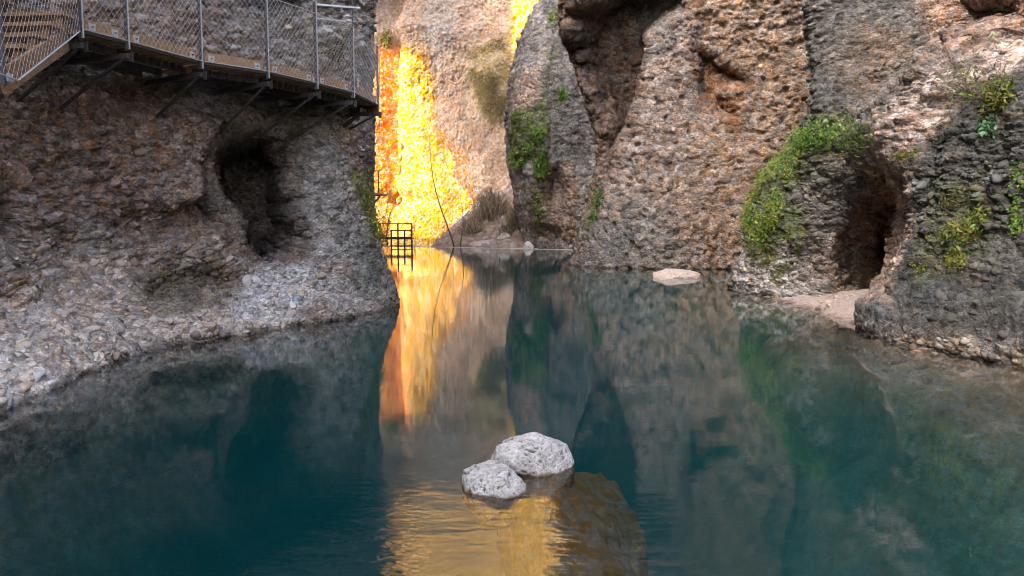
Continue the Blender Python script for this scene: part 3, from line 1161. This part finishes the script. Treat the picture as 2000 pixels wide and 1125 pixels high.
cobbles('cliff_left', [([(-20, 150), (640, 230), (700, 400), (785, 600), (-20, 810)], .25),
                       ([(-20, 560), (250, 600), (480, 380), (600, 300), (620, 480), (700, 620), (300, 700), (-20, 810)], 1.0),
                       ([(-20, -20), (745, -20), (745, 200), (-20, 60)], .35)], 2300, .045, .19, sink=.15)
cobbles('cliff_right', [([(1425, 420), (1800, 300), (2020, 150), (2020, 740), (1720, 680), (1425, 590)], 1.0),
                        ([(1580, -20), (2020, -20), (2020, 150), (1640, 260)], .35)], 2000, .045, .19, sink=.2)
cobbles('riverbed', [([(1600, 575), (1760, 575), (1740, 650), (1900, 715), (2010, 750), (2010, 830), (1700, 720), (1540, 640)], 1.0),
                     ([(1420, 530), (1560, 580), (1560, 610), (1420, 590)], .6)], 420, .04, .22, single=150, sink=.0, zmin=-.6)


def boulder(name, loc, rad, seed, color, label, cat, pits=.0, shear=.0, algae=False, cuts=6, rough=.06, rot=0.0, mat=None, group=None, sq=.8):
    V, F = ICO5
    V = V.copy()
    V = np.sign(V) * np.abs(V) ** sq
    V /= np.abs(V).max()
    V = V * (1 + .22 * fbm(V + seed * 3.1, .9, 3, seed) + .05 * fbm(V, 4, 3, seed + 3))[:, None]
    rr_ = np.random.default_rng(seed)
    for _ in range(cuts):
        pn = rr_.normal(0, 1, 3)
        pn /= np.linalg.norm(pn)
        ex = np.maximum(0, V @ pn - rr_.uniform(.62, .85))
        V = V - (ex * .85)[:, None] * pn
    V = V * (1 + rough * fbm(V + seed, 2.2, 4, seed + 50))[:, None]
    V = V * np.array(rad)
    c, s = math.cos(rot), math.sin(rot)
    V = V @ np.array([[c, s, 0], [-s, c, 0], [0, 0, 1]])
    V[:, 2] += shear * V[:, 1]
    m = max(rad)
    dd = .016 * m * fbm(V, 9 / m, 4, seed + 7)
    cc = np.tile(np.array(color), (len(V), 1)) * (1 + .16 * fbm(V, 3 / m, 4, seed + 1))[:, None]
    if pits:
        a = np.arctan2(V[:, 1], V[:, 0]) * m
        h_ = vnoise(V, 42, seed + 2)
        hole = sstep(.38, .6, h_) * sstep(-.2, .3, vnoise(V, 7, seed + 5) + .15)
        h2 = vnoise(V, 85, seed + 12)
        hole2 = sstep(.42, .65, h2)
        dd -= pits * (hole + .4 * hole2)
        cc *= (1 - np.clip(.72 * hole + .5 * hole2, 0, .85))[:, None]
    n = V / (np.array(rad) ** 2)
    n /= np.linalg.norm(n, axis=1, keepdims=True)
    V = V + n * dd[:, None]
    if algae:                                 # brown growth below the waterline
        wl = sstep(.022, -.006, V[:, 2] + loc[2] + .022 * fbm(V, 14, 3, seed))[:, None]
        cc = cc * (1 - wl) + np.array((.13, .085, .042)) * wl
    o = mesh_np(name, V, F, mat or M_COBBLES, np.clip(cc, .02, .85))
    o.location = loc
    tag(o, label, cat, group)
    return o


M_PALE = rock_material('pale_boulder_rock', peb=24, bump=.35, contrast=.16, fine=90)
boulder('boulder', (-.15, 4.60, -.04), (.22, .215, .2), 4, (.42, .42, .41), 'smaller pale pitted boulder in front, rising from the water', 'boulder', pits=.014, algae=True, rot=.3, mat=M_PALE, group='pale boulders in the pool')
boulder('boulder', (.14, 5.02, -.05), (.285, .24, .245), 9, (.44, .44, .43), 'larger pale pitted boulder behind, leaning against the smaller one', 'boulder', pits=.014, algae=True, rot=-.35, mat=M_PALE, group='pale boulders in the pool')
boulder('submerged_boulder', (.40, 4.5, -.67), (.5, 1.1, .6), 15, (.115, .064, .026), 'big brown submerged boulder beneath the pale rocks', 'boulder', rot=-.1, shear=.32, rough=.25, cuts=4)
boulder('flat_rock', (4.95, 22.2, -.03), (.7, .5, .26), 21, (.46, .38, .31), 'flat tan rock breaking the surface before the brown wall', 'rock')
boulder('shore_rock', at_z(990, 482, 0) + Vector((0, 1.2, .35)), (.75, .6, .55), 31, (.58, .57, .55), 'large whitish rock on the far bank by the weir', 'rock')
boulder('shore_rock', at_z(1034, 486, 0) + Vector((0, .9, .1)), (.4, .4, .32), 33, (.62, .61, .6), 'small white rock at the foot of the grey column', 'rock')
boulder('shore_rock', at_z(945, 484, 0) + Vector((0, 1.6, .1)), (1.1, .6, .3), 35, (.45, .42, .38), 'low grey rock slab on the far bank under dry grass', 'rock')

# ------------------------------------------------------------------ boardwalk
DECK = 4.0
E = [at_z(px, py, DECK) for px, py in [(157, 55), (247, 78), (392, 118), (522, 138), (617, 160), (688, 178), (738, 203)]]
walk = empty('boardwalk', (E[2].x, E[2].y, 0))
walk.location = E[2]
tag(walk, 'cliffside timber and steel boardwalk with wire netting railing on the left', 'walkway')
UP = Vector((0, 0, 1))
RAIL = 1.12
WID = 1.2


def inward(a, b):
    t = (b - a)
    t.z = 0
    t.normalize()
    return Vector((-t.y, t.x, 0))


nodes_in = []
for i in range(len(E)):
    a = E[max(0, i - 1)]
    b = E[min(len(E) - 1, i + 1)]
    nodes_in.append(inward(a, b))


def netting(a, b, h0a, h1a, name='wire_netting', cell=.062, parent=walk, r=.0019, skip_h=False):
    """rope net between two posts; a, b at deck level"""
    L = (b - a).length
    H = h1a - h0a
    m = MB()
    t = (b - a) / L
    # zigzag diagonals both ways
    k = -H
    sl = 1.35
    while k < L:
        for sgn in (1, -1):
            # line: x = k + y/sl*... from y=0..H
            p = []
            for yy in (0, H):
                x = k + yy / sl if sgn > 0 else k + (H - yy) / sl
                p.append((x, yy))
            (x0, y0), (x1, y1) = p
            # clip to 0..L
            def clip(xa, ya, xb, yb):
                ts = [0, 1]
                dx = xb - xa
                if abs(dx) > 1e-9:
                    t0, t1 = (0 - xa) / dx, (L - xa) / dx
                    lo, hi = min(t0, t1), max(t0, t1)
                    ts = [max(0, lo), min(1, hi)]
                return ts
            t0, t1 = clip(x0, y0, x1, y1)
            if t1 - t0 > .02:
                A = a + t * (x0 + (x1 - x0) * t0) + UP * (h0a + y0 + (y1 - y0) * t0)
                B = a + t * (x0 + (x1 - x0) * t1) + UP * (h0a + y0 + (y1 - y0) * t1)
                m.tube([A, B], r, 3)
        k += cell * 1.25
    o = m.build(name, M_WIRE, parent)
    tag(o, kind='stuff')
    return o


for i, p in enumerate(E):
    n = nodes_in[i]
    t = Vector((n.y, -n.x, 0))
    top = RAIL if i != 4 else 1.3
    # post: pair of flat bars
    m = MB()
    m.box(p + UP * -.12, p + UP * top, .04, .024, up=t)
    po = m.build('post', M_STEEL, walk)
    MB().box(p - n * .045 + UP * -.12, p - n * .045 + UP * top, .010, .018, up=t).build('flat_bar', M_STEEL_L, po)
    # bracket: beam to the wall and diagonal strut
    a = p + UP * -.2 - n * .02
    m = MB()
    m.box(a, a + n * 1.5, .045, .07)
    m.build('bracket_beam', M_STEEL_D, walk)
    m = MB()
    m.box(p + UP * -.22 + n * .05, p + UP * -.85 + n * 1.35, .03, .035)
    m.build('strut', M_STEEL_D, walk)
    m = MB()
    m.box(p + UP * -.27 - n * .03 + t * .04, p + UP * -.15 - n * .03 + t * .04, .06, .012, up=t)
    m.build('gusset_plate', M_STEEL_D, walk)

for i in range(len(E) - 1):
    a, b = E[i], E[i + 1]
    n = inward(a, b)
    t = (b - a).normalized()
    L = (b - a).length
    # kick board along the edge, in the plane of the posts
    m = MB()
    m.box(a + t * .06 + UP * .06 + n * .03, b - t * .06 + UP * .06 + n * .03, .035, .14)
    m.build('kick_board', M_WOOD, walk)
    m = MB()
    m.box(a + UP * -.035 + n * .03, b + UP * -.035 + n * .03, .06, .03)
    m.build('edge_beam', M_STEEL_D, walk)
    for q in (-.012, RAIL - .01):
        MB().tube([a + UP * q - n * .03, b + UP * q - n * .03], .006, 5).build('edge_cable', M_WIRE, walk)
    for q in (.3, .75, 1.12):
        MB().box(a + UP * -.12 + n * q, b + UP * -.12 + n * q, .05, .09).build('joist', M_STEEL_D, walk)
    # angle ribs below the deck
    k = .12
    while k < L - .05:
        MB().box(a + t * k + UP * -.17 + n * .25, a + t * k + UP * -.07 + n * .25, .014, .07, up=n).build('rib', M_STEEL_D, walk)
        k += .13
    # planks across
    k = .02
    n0, n1 = nodes_in[i], nodes_in[i + 1]
    while k < L - .02:
        wdt = min(.135, L - k)
        u = (k + wdt / 2) / L
        nn = (n0 * (1 - u) + n1 * u).normalized()
        c = a + t * (k + wdt / 2) + UP * -.022
        m = MB()
        m.box(c + nn * .05, c + nn * WID, wdt - .012, .038)
        m.build('plank', M_WOOD, walk)
        k += .14
    # clip plates at both ends of the kick board
    for s, e in ((1, a), (-1, b)):
        m = MB()
        c = e + t * (s * .16) + UP * .05 + n * .006
        m.box(c - t * .045, c + t * .045, .01, .085)
        cp = m.build('clip_plate', M_STEEL_L, walk)
        m = MB()
        m.tube([c - n * .004, c - n * .022], .012, 6)
        m.build('bolt', M_STEEL_D, cp)
    netting(a - n * .03, b - n * .03, -.01, RAIL)

# end of the deck: it turns the corner into the rock
p, n = E[-1], nodes_in[-1]
t = Vector((n.y, -n.x, 0))
q = p + n * 1.5 + t * .25
m = MB()
m.box(p + UP * -.10, q + UP * -.10, .06, .15)
m.build('end_beam', M_RUST, walk)
m = MB()
m.box(p + UP * -.19 + n * .1 - t * .5, p + UP * -.75 + n * 1.0 - t * .3, .05, .06)
m.build('strut', M_STEEL_D, walk)
MB().box(p + UP * -.22 - t * .7 + n * .1, p + UP * -.16 + n * .5, .05, .07).build('cross_brace', M_RUST, walk)
MB().box(p + UP * -.22 - t * .7 + n * .6, p + UP * -.16 + n * 1.1, .05, .07).build('cross_brace', M_RUST, walk)
# short light angle post and the bright inner rails
c = at_z(710, 187, DECK)
m = MB()
m.box(c + n * .1, c + n * .1 + UP * .32, .03, .03, up=t)
m.build('post', M_STEEL_L, walk)
for (ax, ay, bx, by, dd) in ((617, 9, 703, 16, 13.3), (617, 36, 673, 42, 13.3), (625, 61, 636, 62, 13.3)):
    A, B = at_y(ax, ay, dd), at_y(bx, by, dd + .35)
    m = MB()
    m.box(A, B, .05, .028)
    m.build('inner_rail', M_STEEL_L, walk)
m = MB()
m.tube([at_y(688, 70, 13.7), at_y(690, -60, 13.75)], .012, 6)
m.build('thin_post', M_STEEL, walk)

# stair flight coming down towards the near left
stair = empty('stair_flight', (E[0].x, E[0].y, DECK))
tag(stair, 'timber stair flight behind wire netting in the top left corner', 'stairs')
S1 = at_z(35, 157, 3.1)
S2 = S1 + (S1 - E[0]) * .35
S2.z = 3.1
nst = 6
for i in range(nst):
    u = i / (nst - 1)
    z = DECK + .14 - .19 * i
    c = E[0].lerp(Vector((S1.x, S1.y, DECK)), .02 + u * .9)
    m = MB()
    x1 = c.x - .1 - .03 * i
    m.box((x1, c.y, z), (x1 - 1.25, c.y + .12, z), .24, .045)
    m.build('tread', M_WOOD, stair)
    m = MB()
    m.box((x1 - .12, c.y, z - .02), (x1 - .18, c.y, z - .2), .10, .05, up=(0, 1, 0))
    m.build('tread_cleat', M_WOOD, stair)
a = E[0] + Vector((-.16, -.05, -.15))
b = S1 + Vector((-.16, 0, -.02))
for off in (0, -1.1):
    m = MB()
    m.box(a + Vector((off, 0, 0)), b + Vector((off, 0, 0)), .05, .24)
    m.build('stringer', M_WOOD, stair)
MB().tube([E[0] + UP * -.03, S1, S2], .009, 6).build('edge_cable', M_STEEL_L, stair)
sp = at_z(6, 156, 3.1)
m = MB()
m.box(sp + UP * -.05, sp + UP * RAIL, .05, .03, up=(0, 1, 0))
m.build('post', M_STEEL, stair)
c = at_z(20, 152, 3.12)
m = MB()
m.box(c + Vector((0, .04, 0)), c + Vector((0, -.05, 0)), .01, .08)
m.build('clip_plate', M_STEEL_L, stair)
# netting of the stair side, sheared with the flight
m = MB()
A0, B0 = E[0] + UP * -.02, S1.copy()
T = B0 - A0
for sgn in (1, -1):
    k = -1.0
    while k < 2.2:
        pts = []
        for u in np.linspace(0, 1, 25):
            hh = u * 1.15
            s = k + sgn * hh * .42 + (.0 if sgn > 0 else .48)
            if 0 <= s <= 1.35:
                base = A0 + Vector((T.x, T.y, T.z if s <= 1 else T.z / s)) * s
                pts.append(base + UP * hh)
        if len(pts) > 1:
            m.tube([pts[0], pts[-1]] if len(pts) < 3 else [pts[0], pts[len(pts) // 2], pts[-1]], .0015, 3)
        k += .055
tag(m.build('wire_netting', M_WIRE, stair), kind='stuff')

# second landing on the rock corner beyond
land = empty('landing', at_y(728, 381, 31.0))
tag(land, 'small distant landing platform with railing on the brown rock corner', 'platform')
a, b = at_y(706, 378, 30.0), at_y(745, 381, 30.6)
m = MB()
m.box(a, b, .9, .07)
m.build('deck', M_WOOD, land)
for u in (.05, .45, .95):
    c = a.lerp(b, u) + Vector((0, -.42, 0))
    m = MB()
    m.box(c, c + UP * .95, .035, .035, up=(1, 0, 0))
    m.build('post', M_RUST, land)
for hh in (.5, .95):
    MB().box(a + Vector((0, -.42, hh)), b + Vector((0, -.42, hh)), .025, .025).build('rail', M_RUST, land)
m = MB()
m.box(b + Vector((-.05, 0, -.05)), a.lerp(b, .4) + UP * -.55, .05, .05)
m.build('strut', M_STEEL_D, land)
A, B = at_y(672, 291, 29.0), at_y(712, 293, 29.2)
hr = empty('handrail', A)
tag(hr, 'bright steel handrail bars on the rock behind the deck end', 'handrail')
m = MB()
m.box(A, B, .05, .05)
m.build('rail', M_STEEL_L, hr)
m = MB()
m.tube([at_y(668, 262, 28.9), at_y(708, 290, 29.1)], .012, 5)
m.build('stay_cable', M_STEEL_L, hr)
m = MB()
m.box(B, B + UP * -1.3, .035, .035, up=(1, 0, 0))
m.build('post', M_STEEL, hr)

# viewing frame at the weir
fy = 46.0
fr_ = empty('weir_platform', at_y(770, 487, fy))
tag(fr_, 'rusty steel railing platform standing at the left end of the weir', 'platform')
z0 = at_y(770, 487, fy).z
for px in (742, 764, 777, 790, 804):
    top = at_y(px, 437 if px in (742, 777, 804) else 450, fy)
    m = MB()
    m.box((top.x, fy, -.3), top, .09, .09, up=(0, 1, 0))
    m.build('post', M_RUST, fr_)
for (y_, xa, xb, th) in ((437, 736, 805, .07), (450, 762, 805, .07), (465, 734, 806, .16), (480, 762, 806, .06)):
    A, B = at_y(xa, y_, fy), at_y(xb, y_, fy)
    m = MB()
    m.box(A, B, .10, th)
    m.build('rail', M_RUST, fr_)
m = MB()
A, B = at_y(734, 466, fy + .6), at_y(806, 466, fy + .6)
m.box(A, B, 1.1, .06)
m.build('deck', M_RUST, fr_)
for px in (742, 804):
    c = at_y(px, 437, fy + 1.15)
    m = MB()
    m.box((c.x, fy + 1.15, -.3), c, .07, .07, up=(0, 1, 0))
    m.build('post', M_RUST, fr_)


# ------------------------------------------------------------------ plants
def leaf_mesh(name, pos, nrm, size, cols, parent, aspect=.6, droop=.4):
    """many small folded leaves"""
    n = len(pos)
    d = RNG.normal(0, 1, (n, 3))
    d[:, 2] -= droop
    nr = nrm + RNG.normal(0, .45, (n, 3))
    nr /= np.linalg.norm(nr, axis=1, keepdims=True)
    d -= nr * (d * nr).sum(1, keepdims=True)
    d /= np.linalg.norm(d, axis=1, keepdims=True)
    s = np.cross(nr, d)
    L = size[:, None]
    Wd = L * aspect * .5
    base = pos
    tip = pos + d * L - nr * L * .15
    mid = pos + d * L * .45
    V = np.stack([base, mid + s * Wd + nr * L * .08, tip, mid - s * Wd + nr * L * .08], 1).reshape(-1, 3)
    i = np.arange(n)[:, None] * 4
    F = np.concatenate([i + np.array([[0, 1, 2]]), i + np.array([[0, 2, 3]])], 0)
    C = np.repeat(cols, 4, 0)
    return mesh_np(name, V, F, M_LEAF, C, smooth=False, parent=parent)


def surf_pick(sheet, polys, count, clump=1.6, seed=1, thr=-.2):
    S = SHEETS[sheet]
    P, N = S['P'].reshape(-1, 3), S['N'].reshape(-1, 3)
    px, py = S['px'].ravel(), S['py'].ravel()
    wgt = np.zeros(len(P))
    for poly in polys:
        sd = poly_sd(px, py, poly)
        wgt = np.maximum(wgt, sstep(-4, 12, sd))
    view = np.array([0, 0, CAMH]) - P
    wgt *= (view * N).sum(1) > -0.15 * np.linalg.norm(view, axis=1)
    wgt *= sstep(thr, thr + .35, fbm(P, clump, 3, seed)) + .01
    wgt /= wgt.sum()
    i = RNG.choice(len(P), count, p=wgt)
    return P[i], N[i]


def plant(name, sheet, polys, count, size, palette, label, cat='plant', thick=.12, clump=1.6, seed=1, aspect=.6, thr=-.2, droop=.4, stems=True, group=None):
    P, N = surf_pick(sheet, polys, count, clump, seed, thr)
    h = RNG.random(count) ** 1.3 * thick
    pos = P + N * h[:, None] + RNG.normal(0, thick * .25, (count, 3))
    pal = np.array(palette)
    tone = np.clip(.5 + .5 * fbm(P, clump * 1.7, 2, seed + 3) + RNG.normal(0, .25, count), 0, .999)
    cols = pal[(tone * len(pal)).astype(int)] * RNG.uniform(.7, 1.3, (count, 1))
    c0 = P.mean(0)
    root = empty(name, tuple(c0))
    sz = size * RNG.uniform(.55, 1.35, count)
    lf = leaf_mesh('foliage', pos - c0, N, sz, cols, root, aspect, droop)
    tag(lf, kind='stuff')
    if stems:
        m = MB()
        for i in RNG.choice(count, min(90, count // 8), replace=False):
            b = P[i] - c0
            e = b + N[i] * thick * 1.2 + RNG.normal(0, size * 1.6, 3)
            m.tube([b, (b + e) / 2 + RNG.normal(0, size * .3, 3), e], size * .035, 3)
        st = m.build('stems', M_BARK)
        st.parent = root
        tag(st, kind='stuff')
    tag(root, label, cat, group)
    return root


GRN = [(.05, .11, .02), (.08, .19, .03), (.12, .27, .035), (.19, .33, .045), (.30, .38, .05)]
YEL = [(.07, .11, .015), (.14, .18, .02), (.22, .24, .03), (.28, .27, .05)]
DUL = [(.05, .065, .02), (.09, .10, .03), (.14, .14, .045), (.18, .17, .07)]
plant('ivy', 'cliff_right', [[(1470, 500), (1455, 400), (1490, 335), (1540, 290), (1570, 300), (1545, 370), (1530, 430), (1500, 470)]], 7500, .052, GRN[1:] + YEL[2:],
      'bright green ivy curtain on the left edge of the mossy buttress', 'ivy', .22, 1.3, 3, .75, -.35)
plant('ivy', 'cliff_right', [[(1545, 300), (1545, 250), (1600, 238), (1655, 248), (1660, 275), (1600, 290)]], 4800, .058, GRN + [(.09, .2, .07)],
      'dark green leafy ivy mat on top of the buttress ledge', 'ivy', .25, 1.3, 5, .8, -.5)
plant('grass_tuft', 'cliff_right', [[(1655, 290), (1665, 245), (1712, 240), (1722, 262), (1690, 285)]], 1600, .11, [(.06, .11, .02), (.1, .18, .03), (.16, .23, .05)],
      'light green feathery tuft at the right end of the ledge', 'plant', .25, 1.5, 6, .16, -.5, -.6)
plant('moss_patch', 'cliff_right', [[(1475, 560), (1465, 490), (1520, 470), (1570, 520), (1560, 560)]], 2600, .03, YEL,
      'olive moss low on the buttress above the water', 'moss', .05, 2.2, 9, .6, -.1, stems=False)
plant('moss_patch', 'cliff_right', [[(1530, 470), (1560, 380), (1640, 320), (1660, 360), (1590, 430), (1560, 500)]], 1800, .035, YEL,
      'thin yellowish moss across the middle of the buttress', 'moss', .05, 2.2, 10, .5, -.05, stems=False)
plant('shrub', 'cliff_right', [[(1850, 210), (1880, 130), (1930, 110), (1980, 130), (1960, 190), (1900, 220)]], 480, .07, DUL + GRN[1:3],
      'scraggly shrub high on the dark domed rock', 'shrub', .45, 1.4, 12, .35, -.3, -.3)
plant('shrub', 'cliff_right', [[(1925, 200), (1960, 165), (1985, 175), (1950, 230)]], 500, .07, YEL,
      'yellow green sprig beneath the shrub on the domed rock', 'shrub', .25, 1.4, 13, .4, -.4)
plant('rosette_plant', 'cliff_right', [[(1912, 262), (1920, 232), (1945, 232), (1945, 265)]], 130, .075, [(.10, .22, .10), (.16, .32, .16)],
      'small pale green rosette plant on the domed rock', 'plant', .08, 1.4, 14, .7, -.8, stems=False)
plant('fern', 'cliff_right', [[(1800, 470), (1850, 420), (1930, 415), (1925, 450), (1850, 480)]], 900, .075, YEL + GRN[2:4],
      'ferns and trailing leaves halfway up the domed rock', 'fern', .16, 1.7, 16, .45, -.1)
plant('fern', 'cliff_right', [[(1980, 370), (2010, 300), (2015, 470), (1985, 460)]], 350, .06, GRN[1:],
      'green leaves at the right picture edge on the domed rock', 'fern', .14, 1.7, 17, .5, -.2)
plant('moss_patch', 'cliff_right', [[(1825, 540), (1860, 480), (1890, 490), (1880, 530)]], 1000, .03, YEL,
      'bright moss streak on the domed rock under the ferns', 'moss', .05, 2.4, 18, .6, -.1, stems=False)
plant('moss_patch', 'cliff_right', [[(1765, 530), (1790, 500), (1815, 520), (1790, 545)]], 500, .03, YEL,
      'small moss cushion beside the cave mouth', 'moss', .05, 2.4, 19, .6, -.1, stems=False)
plant('moss_patch', 'cliff_right', [[(1840, 380), (1900, 365), (1910, 395), (1850, 405)]], 700, .045, DUL,
      'dull dry green growth on the upper domed rock', 'moss', .08, 2.0, 20, .4, -.1, stems=False)
plant('sprig', 'cliff_right', [[(1745, 300), (1790, 285), (1795, 305), (1755, 312)]], 220, .05, YEL,
      'yellowish sprig on the lip above the cave', 'plant', .1, 1.7, 22, .5, -.4)
plant('ivy', 'cliff_left', [[(684, 335), (700, 335), (722, 400), (745, 465), (728, 470), (700, 400)]], 1500, .06, YEL + GRN[3:],
      'sunny yellow green creeper on the corner edge of the left cliff', 'ivy', .18, 1.4, 25, .6, -.5)
plant('sprig', 'cliff_left', [[(640, 80), (672, 80), (672, 120), (640, 120)]], 160, .05, DUL,
      'small dull plant on the rock behind the netting', 'plant', .1, 1.7, 26, .5, -.4)
plant('ivy', 'cliff_grey', [[(1003, 320), (1005, 225), (1045, 185), (1068, 200), (1060, 270), (1030, 300), (1015, 330)]], 3000, .17, GRN[1:],
      'green creeper hanging on the left side of the grey column', 'ivy', .4, .6, 27, .6, -.3)
plant('ivy', 'cliff_grey', [[(1050, 430), (1040, 350), (1062, 260), (1070, 330), (1062, 440)]], 1300, .15, GRN[1:4] + YEL[:2],
      'green streak of plants down the cleft of the grey column', 'ivy', .3, .6, 28, .6, -.2)
plant('ivy', 'cliff_grey', [[(1085, 185), (1105, 165), (1110, 190), (1092, 200)]], 260, .14, GRN[1:4],
      'small green clump high on the grey column face', 'ivy', .25, .6, 29, .6, -.3)
plant('ivy', 'cliff_grey', [[(1066, 90), (1074, 20), (1086, 20), (1076, 110)]], 300, .15, GRN[1:],
      'thin green strand near the top of the grey column', 'ivy', .25, .6, 30, .6, -.3)
plant('shrub', 'cliff_brown', [[(1155, 400), (1165, 350), (1180, 350), (1182, 390), (1160, 440), (1145, 450)]], 700, .1, GRN[1:4] + DUL[:2],
      'sparse green plants where the brown wall meets the column', 'shrub', .2, .9, 32, .5, -.2)
plant('scrub', 'cliff_far', [[(918, 95), (985, 75), (1003, 120), (1000, 220), (965, 250), (935, 215), (918, 150)]], 3000, .17, [(.13, .11, .04), (.19, .16, .06), (.25, .21, .08), (.28, .24, .09)],
      'olive brown scrub clinging to the upper far wall', 'scrub', .35, .5, 33, .5, -.12)
plant('shrub', 'cliff_far', [[(742, 80), (752, 55), (762, 75), (755, 95)]], 260, .22, YEL,
      'small yellowish bush on the far wall beside the boardwalk', 'shrub', .5, .4, 34, .6, -.5)


def twig_tree(name, base, tip, r, label, nb=10, spread=1.6, cat='tree', mat=None, seed=0):
    rr = random.Random(seed)
    root = empty(name, base)
    tag(root, label, cat)
    base, tip = Vector(base), Vector(tip)
    ax = tip - base
    pts = [ax * u + Vector((math.sin(u * 5 + seed) * .03, 0, 0)) * ax.length for u in np.linspace(0, 1, 9)]
    m = MB()
    m.tube(pts, r, 7, r * .25)
    o = m.build('trunk', mat or M_BARK, smooth=True)
    o.parent = root
    for i in range(nb):
        u = .3 + .65 * i / nb
        p = ax * u
        a = rr.uniform(0, 6.28)
        d = Vector((math.cos(a), math.sin(a) * .6, rr.uniform(.4, 1.1))).normalized()
        L = spread * (1.15 - u) * rr.uniform(.6, 1.2)
        q = p + d * L
        m = MB()
        m.tube([p, p + d * L * .5 + Vector((0, 0, -.04 * L)), q], r * .35, 5, r * .1)
        for k in range(3):
            s = p + d * L * rr.uniform(.35, .9)
            e = s + Vector((rr.uniform(-1, 1), rr.uniform(-1, 1), rr.uniform(.1, 1))) * L * .35
            m.tube([s, e], r * .15, 4, r * .06)
        o = m.build('branch', mat or M_BARK)
        o.parent = root
    return root


twig_tree('sapling', at_y(882, 484, 48.5), at_y(833, 262, 48.5), .055, 'leaning bare sapling in front of the sunlit wall', 9, 2.2, 'tree', seed=2)
twig_tree('sapling', at_y(901, 485, 48.0), at_y(903, 398, 48.0), .05, 'thin upright bare sapling right of the leaning one', 5, .8, 'tree', seed=5)
twig_tree('bare_shrub', at_y(752, 466, 40.0), at_y(768, 400, 40.0), .04, 'bare twiggy shrub above the weir platform', 12, 1.3, 'shrub', seed=8)


def dry_bush(name, cx, cy, yy, wpx, hpx, count, cols, label, up=False):
    root = empty(name, at_y(cx, cy, yy))
    tag(root, label, 'bush')
    sc_ = yy / FOC
    V, F, C = [], [], []
    for i in range(count):
        x = RNG.normal(0, wpx * .34) * sc_
        y = RNG.normal(0, wpx * .25) * sc_
        dome = math.exp(-(x / (wpx * .55 * sc_)) ** 2)
        zb = RNG.random() ** .8 * .8 * hpx * sc_ * dome
        h = hpx * sc_ * RNG.uniform(.08, .3)
        lean = RNG.normal(0, .12 * hpx * sc_)
        b = np.array([x, y, zb])
        k = b + np.array([lean, RNG.normal(0, .2), h])
        e = k + np.array([lean * 1.2, -.25, (.5 * h if up else -1.5 * h)])
        wd = .014 * yy / 45
        s = np.array([wd, wd * RNG.uniform(-1, 1), 0])
        n = len(V)
        V += [b - s, b + s, k - s, k + s, e]
        F += [(n, n + 1, n + 3), (n, n + 3, n + 2), (n + 2, n + 3, n + 4)]
        c = np.array(cols[int(RNG.integers(len(cols)))]) * RNG.uniform(.7, 1.3)
        C += [c] * 5
    o = mesh_np('stalks', np.array(V), np.array(F), M_LEAF, np.array(C), smooth=False, parent=root)
    tag(o, kind='stuff')


DRY = [(.30, .26, .19), (.40, .35, .26), (.20, .17, .12), (.33, .28, .15)]
dry_bush('dry_bush', 960, 452, 55, 60, 85, 700, DRY, 'large drooping dry grass bush on the far bank')
dry_bush('dry_bush', 925, 470, 52, 50, 40, 700, DRY, 'low dry grass left of the large drooping bush')
dry_bush('dry_bush', 1010, 465, 48.5, 40, 60, 800, DRY + [(.1, .13, .04)], 'greenish dry bush above the white bank rocks', up=True)
